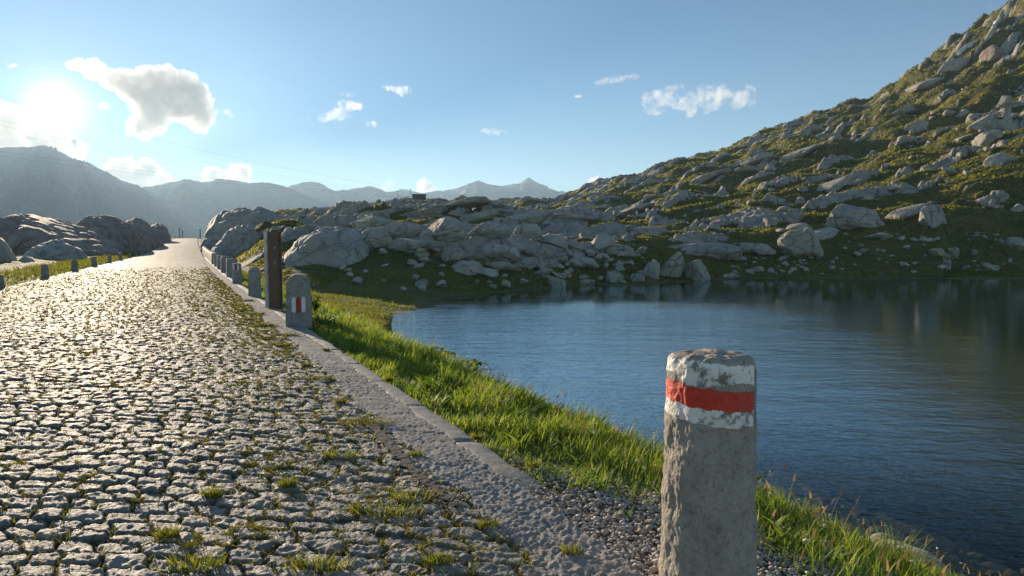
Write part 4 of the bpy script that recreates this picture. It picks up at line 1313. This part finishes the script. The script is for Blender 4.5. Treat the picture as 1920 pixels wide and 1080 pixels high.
# rusty metal beam post
c = ground(514, 577)
hh = at(514, 432, c.y).z
root = empty('metal_post', (c.x, c.y, -0.02), ROADA + 0.12)
tag(root, 'tall rusty steel beam standing upright at the road edge between the two arched posts', 'metal post')
w = 27 * c.y / FPX
def prism(nm, x0, x1, y0, y1, z1, mt, bev=True): return MB().box(((x0 + x1) / 2, (y0 + y1) / 2, z1 / 2), (x1 - x0, y1 - y0, z1)).build(nm, mt, root)
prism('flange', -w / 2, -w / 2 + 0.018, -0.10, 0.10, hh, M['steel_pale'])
prism('flange', w / 2 - 0.018, w / 2, -0.10, 0.10, hh, M['steel'])
prism('web', -w / 2 + 0.018, w / 2 - 0.018, -0.045, -0.031, hh - 0.004, M['steel'])
MB().tube([(0.02, -0.056, hh * 0.79), (0.02, -0.040, hh * 0.79)], 0.016, 12).build('hole_light', M['steel_pale'], root)  # pale disc standing in for light showing through a bolt hole
MB().box((0.02, -0.048, hh * 0.60), (0.014, 0.006, 0.10)).build('slit_strip', M['steel_pale'], root)  # pale strip standing in for the bright vertical slit in the beam
MB().box((0, 0, 0.006), (w * 1.15, 0.26, 0.03)).build('base_plate', M['steel'], root)

# posts across the road
ords = ['first', 'second', 'third', 'fourth', 'fifth', 'sixth', 'seventh', 'eighth', 'ninth', 'tenth', 'eleventh', 'twelfth', 'thirteenth', 'fourteenth', 'fifteenth', 'sixteenth']
PL = [post_profile_mesh(0.225 + 0.02 * (k % 2), 0.45 + 0.02 * k, 0.2, False, 700 + k) for k in range(6)]
for p_ in PL: p_.materials.append(M['post_stone'])
for k, D in enumerate((17.3, 23, 29, 35, 41.5, 48, 55, 62, 69, 76.5, 84, 93, 104, 117, 132, 150)):
    x, y = xy_road(D, -ROADW - 0.12)
    o = bpy.data.objects.new('stone_post', PL[k % 6]); COL.objects.link(o)
    o.location = (x, y, float(zroad(D)) - 0.02); o.rotation_euler = (random.uniform(-.06, .06), random.uniform(-.09, .09), ROADA + random.uniform(-.3, .3))
    o.scale = (random.uniform(.75, .95), 0.85, random.uniform(.72, .98))
    tag(o, f'short grey stone post, {ords[k]} from the left picture edge in the row across the road', 'stone post', 'short stone posts across the road')

# low parapet wall on the right toward the crest
srow = np.arange(42, 104, 0.5); 
wt = np.array([0.02, 0.03, 0.10, 0.30, 0.38, 0.40]); wz = np.array([-0.3, 0.50, 0.56, 0.56, 0.5, -0.5])
TT, DD2 = np.meshgrid(wt, srow); X2 = xr(DD2) + (TT + 0.03 * perlin2(DD2 / 1.2, TT * 3, 801)) / COSA
o = grid_obj('parapet_wall', X2, DD2, zroad(DD2) + np.broadcast_to(wz, TT.shape) + 0.04 * perlin2(DD2 / 1.0, TT * 2, 802) * (np.broadcast_to(wz, TT.shape) > 0), M['wall_stone'])
tag(o, 'low stone parapet wall along the right road edge toward the crest', 'wall')

# ------------------------------------------------------------------ plants on the bank
def leaf_plant(name, px, py, z, n, size, hgt, mat, label, cat):
    c = ground(px, py, z)
    V = []; Q = []; T = []
    b = 0
    SV = []; SF = []
    stems = MB()
    for k in range(n):
        a = random.uniform(0, 6.28); r = random.uniform(0.02, 0.16) * size / 0.1; h = hgt * random.uniform(0.35, 1.0)
        tipp = Vector((math.cos(a) * r, math.sin(a) * r * 0.8, h))
        d = Vector((math.cos(a), math.sin(a), random.uniform(-.35, .45))).normalized()
        sde = d.cross(Vector((0, 0, 1))).normalized(); up = sde.cross(d)
        L = size * random.uniform(.6, 1.2); Wd = L * random.uniform(.5, .75)
        nu, nv = 5, 5; tint = random.random()
        for i in range(nu):
            f = i / (nu - 1); ww = Wd * math.sin(math.pi * min(1, (f * 0.9 + 0.1))) ** 0.7 * 0.5 if f < 1 else 0.004
            for j in range(nv):
                g = j / (nv - 1) - .5
                p = tipp + d * (L * (f - .3)) + sde * (2 * g * ww) + up * (abs(g) * ww * 0.5 - 0.25 * L * f * f + 0.06 * L * math.sin(9 * f + 7 * g))
                V.append(tuple(p)); T.append(tint)
        for i in range(nu - 1):
            for j in range(nv - 1):
                Q.append((b + i * nv + j, b + i * nv + j + 1, b + (i + 1) * nv + j + 1, b + (i + 1) * nv + j))
        b += nu * nv
        stems.tube([(tipp.x * .2, tipp.y * .2, -0.05), (tipp.x * .7, tipp.y * .7, h * .6), tuple(tipp)], 0.004, 5, 0.002)
    root = empty(name, (c.x, c.y, z)); tag(root, label, cat)
    link('leaves', mesh_np('leaves', V, quads=Q, attrs={'tint': T}), mat, root)
    stems.build('stems', mat, root)
    sm = root.children[-1].data.attributes.new('tint', 'FLOAT', 'POINT')
    return root


leaf_plant('leafy_plant', 820, 700, -0.62, 46, 0.15, 0.34, M['herb'], 'bright broad leaved plant on the bank against the water, left one of two', 'plant')
leaf_plant('leafy_plant', 884, 712, -0.70, 30, 0.13, 0.30, M['herb'], 'bright broad leaved plant overhanging the water, right one of two', 'plant')
def bush(px, py, z, rx, ry, hgt, n, label):
    c = ground(px, py, z)
    a = rng.uniform(0, 6.28, n); r = np.sqrt(rng.random(n))
    ox, oy = np.cos(a) * r * rx, np.sin(a) * r * ry
    H = hgt * (1 - 0.55 * r ** 2) * rng.uniform(0.45, 1.1, n); la = np.arctan2(oy, ox) + rng.normal(0, .8, n); L = H * rng.uniform(.3, .9, n)
    me = blade_mesh('shrub', np.stack([ox, oy, np.full(n, -0.04)], -1), H, rng.uniform(.012, .030, n), np.stack([np.cos(la) * L, np.sin(la) * L], -1), rng.random(n), seg=3)
    o = link('shrub', me, M['dark_herb']); o.location = c
    tag(o, label, 'shrub')


bush(628, 640, -0.20, 0.50, 0.35, 0.30, 900, 'dark feathery shrub at the kerb just beyond the striped arched post')
bush(600, 618, -0.12, 0.30, 0.35, 0.34, 600, 'dark green weed clump touching the right side of the arched post')
leaf_plant('leafy_plant', 590, 590, -0.10, 60, 0.07, 0.34, M['herb'], 'sunlit leafy weed standing behind the arched post', 'plant')
bush(664, 656, -0.30, 0.40, 0.3, 0.22, 600, 'dark low shrub sloping to the meadow right of the arched post')

# ------------------------------------------------------------------ far built things
p = ray_hit(786, 380) or at(786, 378, 300)
Dh = 296.0
c = at(786, 378, Dh)
root = empty('stone_hut', (c.x, c.y, c.z - 1.0), 0.1); tag(root, 'dark flat roofed stone hut on the moor skyline', 'hut')
MB().box((0, 0, 1.9), (5.6, 5, 3.8)).build('wall', M['dark_stone'], root)
MB().box((0, 0, 3.92), (6.2, 5.6, 0.22)).build('roof', M['dark_stone'], root)
MB().box((-1.2, -2.53, 1.9), (0.9, 0.05, 1.7)).build('door', M['wood'], root)
c2 = at(762, 378, Dh)
for px, yt, lab in ((745, 357, 'thin steel mast left of the dark hut carrying the power lines'), (770, 354, 'thin steel mast rising just behind the dark hut')):
    b = at(px, 376, Dh); t_ = at(px, yt, Dh)
    root = empty('steel_mast', (b.x, b.y, b.z)); tag(root, lab, 'mast', 'steel masts by the hut')
    hgt = t_.z - b.z
    mb = MB().tube([(0, 0, -1), (0, 0, hgt)], 0.10, 6); mb.build('mast_pole', M['wire'], root)
    MB().tube([(0, 0, hgt * .75), (1.6 if px < 760 else -1.6, 0, hgt * .2)], 0.06, 5).build('strut', M['wire'], root)
    MB().box((0, 0, hgt * .9), (1.2, 0.12, 0.12)).build('cross_arm', M['wire'], root)
# pipe rail between masts and rocks
a, b = at(742, 370, Dh), at(775, 368, Dh)
root = empty('railing', a); tag(root, 'thin metal railing leading up to the dark hut', 'railing')
MB().tube([(0, 0, 0), tuple(b - a)], 0.07, 5).build('handrail', M['wire'], root)
for f in (0.1, 0.5, 0.9):
    q_ = (b - a) * f; MB().tube([(q_.x, q_.y, q_.z - 1.4), tuple(q_)], 0.05, 5).build('rail_post', M['wire'], root)
c = at(893, 373, 318)
place_rock('cairn', (c.x, c.y, c.z), (1.0, 0.9, 1.5), 901, M['rock'], 'small square stone cairn on the skyline right of the hut', 'cairn', sub=4, planes=14)
c = at(1020, 372, 314)
place_rock('boulder', (c.x, c.y, c.z - 0.3), (1.5, 1.2, 1.0), 902, M['rock'], 'boulder on the skyline below the pointed peak', 'boulder', sub=4)
c = at(1443, 243, 312)
place_rock('boulder', (c.x, c.y, c.z), (1.3, 1.2, 1.0), 903, M['rock'], 'dark boulder standing alone on the hill skyline', 'boulder', sub=4)

# poles beyond the crest
for px, yt, D, lab in ((337, 427, 226, 'taller wooden pole standing beyond the road crest'), (342.5, 432, 250, 'shorter thin pole beyond the road crest, right of the taller one'), (375.5, 429, 190, 'thin pole at the right end of the crest beside the rock dome')):
    b = at(px, 449, D); t_ = at(px, yt, D)
    root = empty('utility_pole', (b.x, b.y, b.z - 1.5)); tag(root, lab, 'pole', 'poles at the road crest')
    MB().tube([(0, 0, 0), (0, 0, t_.z - b.z + 1.5)], 0.17, 8, 0.12).build('pole_shaft', M['wood'], root, True)
    MB().box((0, 0, t_.z - b.z + 1.25), (0.7, 0.1, 0.1)).build('cross_arm', M['wood'], root)

# power lines
WIRES = [((-300, 150, 230), (745, 359, Dh), 20, 'uppermost dark power line crossing in front of the clouds'), ((-300, 160, 228), (745, 361, Dh), 22, 'second power line from the top below the grey cloud'),
         ((-300, 176, 226), (745, 363, Dh), 22, 'third power line from the top below the grey cloud'), ((-100, 150, 260), (770, 356, Dh), 20, 'thin faint power line high beside the grey cloud'),
         ((-260, 243, 210), (742, 366, Dh), 12, 'upper line of the low pair crossing the left mountain'), ((-260, 254, 208), (742, 369, Dh), 12, 'lower line of the low pair crossing the left mountain')]
for a, b, sag, lab in WIRES:
    A, B_ = at(*a), at(*b)
    sg = sag / FPX * 250
    pts = []
    for k in range(41):
        f = k / 40; p = A.lerp(B_, f); p.z -= sg * 4 * f * (1 - f); pts.append(p)
    o = MB().tube(pts, 0.022, 5).build('power_line', M['wire'], None, True)
    tag(o, lab, 'power line', 'power lines strung toward the hut')

# snow patches on the hills
for i, (poly, lab) in enumerate((([(1783, 106), (1800, 92), (1830, 75), (1838, 73), (1825, 85), (1800, 103), (1788, 107)], 'larger long snow patch on the right hill near the skyline'),
                                 ([(1857, 54), (1862, 42), (1877, 35), (1876, 40), (1866, 50)], 'small snow patch higher up near the top of the right hill'))):
    cen = (sum(p[0] for p in poly) / len(poly), sum(p[1] for p in poly) / len(poly))
    ring = []
    hits = [ray_hit(*p) for p in poly]; ch = ray_hit(*cen)
    Dm = np.median([h_.y for h_ in hits + [ch] if h_])
    nR, nA = 7, 56
    Vs = []
    for r in range(nR):
        for a in range(nA):
            f = a / nA * len(poly); i0 = int(f) % len(poly); i1 = (i0 + 1) % len(poly); g = f - int(f)
            px = poly[i0][0] * (1 - g) + poly[i1][0] * g; py = poly[i0][1] * (1 - g) + poly[i1][1] * g
            rr = r / (nR - 1)
            qx, qy = cen[0] + (px - cen[0]) * rr, cen[1] + (py - cen[1]) * rr
            hh_ = ray_hit(qx, qy)
            D_ = hh_.y if hh_ else Dm
            P_ = at(qx, qy, D_); P_.z += 1.5 * (1 - rr ** 2) - 0.1; P_.y -= 1.5 * (1 - rr ** 2)
            Vs.append(tuple(P_))
    o = link('snow_patch', mesh_np('snow_patch', Vs, quads=grid_quads(nR, nA, wrap=True)), M['snow'])
    tag(o, lab, 'snow patch', 'snow patches on the right hill')

# ------------------------------------------------------------------ mountains
def mountain(name, sil, D, front, back, seed, zbase=-80, rough=1.0, step=2.0):
    px = np.arange(sil[0][0], sil[-1][0], step)
    y = np.interp(px, [s[0] for s in sil], [s[1] for s in sil])
    y = y + 1.6 * fbm2(px / 34, px * 0 + seed, 4, seed) * rough
    u = p2u(px, y); z = CZ + y2zr(y) * D
    rows_f = np.concatenate([np.linspace(0, 1, 90), np.linspace(1.03, 2, 24)])
    F, Uc = np.meshgrid(rows_f, u, indexing='ij'); Zr = np.broadcast_to(z, F.shape)
    Dd = np.where(F <= 1, D * (front + (1 - front) * F), D * (1 + (back - 1) * (F - 1)))
    X = Uc * Dd
    prof = np.where(F <= 1, 1 - (1 - F) ** 1.15, 1 - (F - 1) ** 1.2)
    Z = zbase + (Zr - zbase) * prof
    am = np.sin(np.pi * np.clip(np.where(F <= 1, F, F - 1), 0, 1)) ** 0.7
    H = (Zr - zbase)
    gul = np.abs(fbm2(X / (D * 0.05) , Dd / (D * 0.16), 5, seed + 3))
    Z = Z + am * H * (0.42 * (0.25 - gul) + 0.10 * fbm2(X / (D * .02), Dd / (D * .03), 4, seed + 8))
    tag(grid_obj(name, X, Dd, Z, M['mountain']), kind='structure')


mountain('mountain_left', [(-900, 420), (-500, 330), (-250, 290), (-60, 285), (0, 282), (40, 280), (75, 277), (90, 280), (130, 296), (160, 306), (200, 325), (225, 341), (250, 346), (268, 354), (330, 385), (420, 430), (500, 460)], 3200, 0.45, 1.4, 31)
mountain('mountain_middle', [(60, 400), (200, 372), (268, 354), (290, 351), (315, 345), (345, 338), (365, 343), (390, 344), (410, 339), (440, 341), (475, 345), (500, 344), (530, 350), (560, 362), (590, 376), (640, 400), (720, 440), (800, 470)], 4100, 0.5, 1.4, 37)
mountain('mountain_far', [(430, 400), (500, 372), (545, 350), (570, 344), (590, 342), (605, 346), (618, 357), (640, 359), (665, 355), (690, 350), (705, 353), (725, 360), (760, 357), (790, 361), (830, 360), (860, 352), (880, 344), (898, 341), (915, 345), (945, 350), (975, 345),
                          (985, 337), (991, 332), (1000, 338), (1012, 345), (1030, 353), (1050, 360), (1090, 372), (1150, 390), (1300, 430)], 5200, 0.55, 1.3, 41, rough=0.8)

# ------------------------------------------------------------------ clouds: soft volumes high above and beyond the haze
def cloud_mat(name, dens, scale, lo, hi):
    m, N = new_mat(name)
    P = N('ShaderNodeTexCoord').outputs['Object']
    n = N.noise(P, scale, 9, 0.70, 0.25)
    d = N.math('MULTIPLY', N.sstep(lo, hi, n), dens)
    v = N('ShaderNodeVolumePrincipled', {'Color': (0.98, 0.98, 0.98, 1), 'Anisotropy': 0.35})
    N.l.new(d, v.inputs['Density'])
    N('ShaderNodeOutputMaterial', {'Volume': v.outputs[0]})
    m.cycles.volume_step_rate = 0.35
    return m


def cloud(poly, D, rmax, dens, lo, hi, label, seed, nb=90, flat=0.8):
    r = random.Random(seed)
    xs = [p[0] for p in poly]; ys = [p[1] for p in poly]
    balls = []
    tries = 0
    while len(balls) < nb and tries < 6000:
        tries += 1
        x, y = r.uniform(min(xs), max(xs)), r.uniform(min(ys), max(ys))
        if not in_poly(np.array([x]), np.array([y]), poly)[0]: continue
        dmin = 1e9
        for i in range(len(poly)):
            a, b = Vector(poly[i]), Vector(poly[(i + 1) % len(poly)])
            ab = b - a; t_ = max(0, min(1, (Vector((x, y)) - a).dot(ab) / max(ab.length_squared, 1e-6)))
            dmin = min(dmin, (a + ab * t_ - Vector((x, y))).length)
        balls.append((x, y, min(dmin + 1.5, rmax) * r.uniform(.75, 1.1)))
    c = at(sum(xs) / len(xs), sum(ys) / len(ys), D)
    V, F = ICO[2]
    AV, AF = [], []
    for k, (x, y, rr) in enumerate(balls):
        p = at(x, y, D * (1 + r.uniform(-.012, .012))) - c
        R_ = rr * D / FPX
        AV.append(V * R_ * np.array([1, 1.0, 1]) + np.array(p)); AF.append(F + k * len(V))
    me = mesh_np('cloud_src', np.concatenate(AV), tris=np.concatenate(AF))
    tmp = bpy.data.objects.new('cloud_src', me); COL.objects.link(tmp)
    size = (max(xs) - min(xs)) * D / FPX
    md = tmp.modifiers.new('r', 'REMESH'); md.mode = 'VOXEL'; md.voxel_size = max(size / 140, 1.1 * D / FPX)
    dg = bpy.context.evaluated_depsgraph_get(); dg.update()
    out = bpy.data.meshes.new_from_object(tmp.evaluated_get(dg)); out.name = 'cloud'
    bpy.data.objects.remove(tmp)
    px_m = D / FPX
    n = len(out.vertices); co = np.zeros(n * 3); out.vertices.foreach_get('co', co); co = co.reshape(-1, 3)
    nr = np.zeros(n * 3); out.vertex_normals.foreach_get('vector', nr); nr = nr.reshape(-1, 3)
    rr_ = min(rmax, 26)
    co = co + nr * (px_m * rr_ * (1.15 * fbm3(co / (px_m * rr_ * 1.1) + seed, 4, seed, 0.6) + 0.5 * fbm3(co / (px_m * max(rr_ * 0.28, 2.0)), 3, seed + 3, 0.6)))[:, None]
    out.vertices.foreach_set('co', co.ravel()); out.update()
    o = link('cloud', out, cloud_mat('cloud_vapour', 0.62 * dens / px_m, 1 / (px_m * 26), lo, hi))
    o.location = c
    tag(o, label, 'cloud', 'clouds in the sky')
    return o, c, balls, px_m


CLOUDS = [
    ([(118, 118), (160, 112), (190, 118), (215, 132), (250, 136), (275, 128), (300, 133), (318, 124), (345, 138), (375, 146), (388, 170), (396, 195), (400, 225), (386, 250), (368, 248), (350, 228), (325, 222), (308, 240), (290, 248), (262, 258), (238, 258), (248, 225), (252, 195), (225, 178), (195, 155), (165, 140), (140, 128)],
     6500, 26, 0.075, 0.05, 0.50, 'large grey hearted cloud with bright edges right of the sun', 1, 420),
    ([(396, 203), (425, 202), (444, 215), (436, 222), (415, 210), (398, 216)], 6600, 5, 0.05, 0.43, 0.68, 'thin hooked wisp at the right end of the large grey cloud', 2, 40),
    ([(180, 196), (195, 188), (212, 198), (205, 206), (184, 206)], 6600, 6, 0.05, 0.43, 0.68, 'tiny cloud scrap between the sun and the large grey cloud', 3, 30),
    ([(558, 220), (590, 216), (622, 206), (620, 195), (640, 186), (680, 192), (686, 200), (660, 208), (655, 222), (635, 230), (600, 227)], 6500, 9, 0.07, 0.45, 0.68, 'white cloud shaped like a boot left of the sky middle', 4, 80),
    ([(632, 175), (650, 173), (668, 176), (660, 181), (640, 180)], 6500, 4, 0.05, 0.43, 0.68, 'thin wisp just above the boot shaped cloud', 5, 25),
    ([(676, 225), (700, 228), (712, 232), (705, 240), (690, 236)], 6500, 5, 0.06, 0.43, 0.68, 'small wisp right of the boot shaped cloud', 6, 25),
    ([(712, 165), (722, 158), (745, 163), (765, 162), (773, 174), (752, 181), (740, 172)], 6500, 7, 0.08, 0.40, 0.62, 'small compact white cloud high in the middle of the sky', 7, 50),
    ([(892, 248), (910, 240), (930, 239), (955, 246), (962, 251), (930, 254)], 6500, 5, 0.07, 0.45, 0.68, 'small flat cloud alone above the moor', 8, 40),
    ([(1108, 154), (1140, 144), (1180, 140), (1212, 138), (1200, 148), (1160, 154), (1120, 160)], 6500, 6, 0.06, 0.45, 0.68, 'streaky cloud above and left of the biggest right cloud', 9, 60),
    ([(1180, 205), (1195, 196), (1205, 178), (1250, 162), (1290, 160), (1330, 158), (1370, 160), (1424, 160), (1415, 176), (1420, 192), (1385, 206), (1350, 204), (1325, 214), (1280, 224), (1290, 206), (1255, 210), (1220, 217)],
     6500, 15, 0.055, 0.45, 0.68, 'biggest white cloud in the right part of the sky', 10, 140),
    ([(190, 320), (215, 302), (250, 297), (285, 302), (310, 322), (328, 338), (320, 362), (200, 362)], 14000, 18, 0.10, 0.25, 0.5, 'bright cumulus sitting on the saddle between left and middle mountains', 11, 80),
    ([(378, 345), (380, 325), (392, 308), (405, 312), (420, 318), (440, 308), (458, 306), (472, 320), (470, 350), (378, 352)], 14000, 12, 0.10, 0.25, 0.5, 'double humped cumulus on the middle ridge', 12, 70),
    ([(782, 365), (783, 340), (798, 332), (808, 342), (820, 365)], 14000, 9, 0.09, 0.25, 0.5, 'small white puff rising behind the dark hut', 13, 45),
    ([(716, 360), (714, 340), (730, 334), (740, 345), (738, 360)], 14000, 7, 0.035, 0.43, 0.68, 'faint pale puff left of the hut masts', 14, 40),
    ([(1096, 356), (1105, 336), (1120, 329), (1138, 338), (1150, 352)], 14000, 8, 0.07, 0.27, 0.52, 'little puff peeking over the foot of the right hill', 15, 45),
    ([(-80, 200), (0, 184), (30, 192), (60, 222), (100, 235), (140, 252), (160, 275), (150, 300), (-80, 310)], 14000, 26, 0.07, 0.25, 0.5, 'glaring white cloud bank below the sun at the left edge', 16, 110),
    ([(12, 124), (28, 118), (36, 124), (24, 127)], 6500, 3, 0.05, 0.3, 0.6, 'tiny wisp at the top left of the sun', 17, 20),
    ([(1076, 180), (1085, 176), (1092, 181), (1082, 183)], 6500, 3, 0.06, 0.3, 0.55, 'tiny cloud dot left of the streaky cloud', 18, 20)]
def cloud_core(o, c, balls, D, dens):
    V, F = ICO[2]; AV, AF = [], []
    keep_ = [b for b in balls if b[2] > 12]
    for k, (x, y, rr) in enumerate(keep_):
        p = at(x, y, D) - c
        AV.append(V * (rr * 0.72 * D / FPX) + np.array(p)); AF.append(F + k * len(V))
    tmp = bpy.data.objects.new('core_src', mesh_np('core_src', np.concatenate(AV), tris=np.concatenate(AF))); COL.objects.link(tmp)
    md = tmp.modifiers.new('r', 'REMESH'); md.mode = 'VOXEL'; md.voxel_size = 3.0 * D / FPX
    dg = bpy.context.evaluated_depsgraph_get(); dg.update()
    out = bpy.data.meshes.new_from_object(tmp.evaluated_get(dg)); bpy.data.objects.remove(tmp)
    link('cloud_core', out, cloud_mat('cloud_core_vapour', dens / (D / FPX), 1 / (30 * D / FPX), 0.36, 0.66), o)


for k_, c_ in enumerate(CLOUDS):
    o, c, balls, px_m = cloud(*c_)
    if k_ == 0: cloud_core(o, c, balls, c_[1], 0.038)

# ------------------------------------------------------------------ air
hz = MB().box((0, 4800, 0), (1, 1, 1)).build('haze', None)
hz.data.clear_geometry()
x0, x1, y0, y1, z0, z1 = -15500, 15500, -480, 7400, -90, 545
vv = [(x, y, z) for z in (z0, z1) for x, y in ((x0, y0), (x1, y0), (x1, y1), (x0, y1))]
hz.data.from_pydata(vv, [], [(0, 3, 2, 1), (4, 5, 6, 7), (0, 1, 5, 4), (1, 2, 6, 5), (2, 3, 7, 6), (3, 0, 4, 7)]); hz.data.update()
m, N = new_mat('haze_air')
v = N('ShaderNodeVolumePrincipled', {'Color': (0.54, 0.77, 1.0, 1), 'Density': 1.45e-4, 'Anisotropy': 0.25})
N('ShaderNodeOutputMaterial', {'Volume': v.outputs[0]})
hz.data.materials.append(m)
tag(hz, 'pale summer haze over the whole pass', 'haze', kind='stuff')

# ------------------------------------------------------------------ light
SUNP = at(105, 200, 1.0) - Vector((0, 0, CZ))
SUND = SUNP.normalized()
elev = math.asin(SUND.z); azim = math.atan2(SUND.x, SUND.y)
sun = bpy.data.lights.new('sun', 'SUN'); sun.energy = 4.7; sun.angle = R(0.5); sun.color = (1.0, 0.82, 0.60)
so = bpy.data.objects.new('sun', sun); COL.objects.link(so)
so.rotation_euler = (-SUND).to_track_quat('-Z', 'Y').to_euler(); so.location = SUND * 50

w = bpy.data.worlds.new('World'); scene.world = w; w.use_nodes = True
N = NT(w.node_tree)
sky = N('ShaderNodeTexSky', sky_type='NISHITA', sun_disc=False, sun_elevation=elev, sun_rotation=azim, altitude=2000, air_density=1.0, dust_density=0.03, ozone_density=1.6)
gd = N('ShaderNodeTexCoord').outputs['Generated']
dt = N('ShaderNodeVectorMath', operation='DOT_PRODUCT'); N.l.new(gd, dt.inputs[0]); dt.inputs[1].default_value = SUND
dv = N.math('MAXIMUM', dt.outputs['Value'], 0.0)
# the sun's own aureole
glow = N.math('ADD', N.math('MULTIPLY', N.math('POWER', dv, 2600.0), 9.0), N.math('MULTIPLY', N.math('POWER', dv, 260.0), 1.0))
glow = N.math('ADD', glow, N.math('MULTIPLY', N.math('POWER', dv, 40.0), 0.3))
gc = N('ShaderNodeVectorMath', operation='SCALE'); gc.inputs[0].default_value = (1.0, 0.94, 0.84); N.l.new(glow, gc.inputs['Scale'])
ad = N('ShaderNodeVectorMath', operation='ADD'); N.l.new(sky.outputs[0], ad.inputs[0]); N.l.new(gc.outputs[0], ad.inputs[1])
tn = N('ShaderNodeVectorMath', operation='MULTIPLY'); N.l.new(ad.outputs[0], tn.inputs[0]); tn.inputs[1].default_value = (0.85, 0.965, 1.0)
bg = N('ShaderNodeBackground', {'Strength': 0.065}); N.l.new(tn.outputs[0], bg.inputs['Color'])
N('ShaderNodeOutputWorld', {'Surface': bg.outputs[0]})

# ------------------------------------------------------------------ camera and render settings
cam = bpy.data.cameras.new('camera'); co = bpy.data.objects.new('camera', cam); COL.objects.link(co)
co.location = (0, 0, CZ); co.rotation_euler = (math.pi / 2 - PITCH, 0, 0)
cam.lens = 24.0; cam.sensor_width = 36.0; cam.clip_start = 0.05; cam.clip_end = 60000
scene.camera = co
scene.render.engine = 'CYCLES'
cy = scene.cycles
cy.use_denoising = True
cy.max_bounces = 8; cy.diffuse_bounces = 3; cy.glossy_bounces = 3; cy.transparent_max_bounces = 12; cy.volume_bounces = 2; cy.transmission_bounces = 4
cy.sample_clamp_indirect = 6.0
cy.volume_max_steps = 256
vs = scene.view_settings
vs.view_transform = 'Standard'; vs.look = 'None'; vs.exposure = 1.24; vs.gamma = 1.0
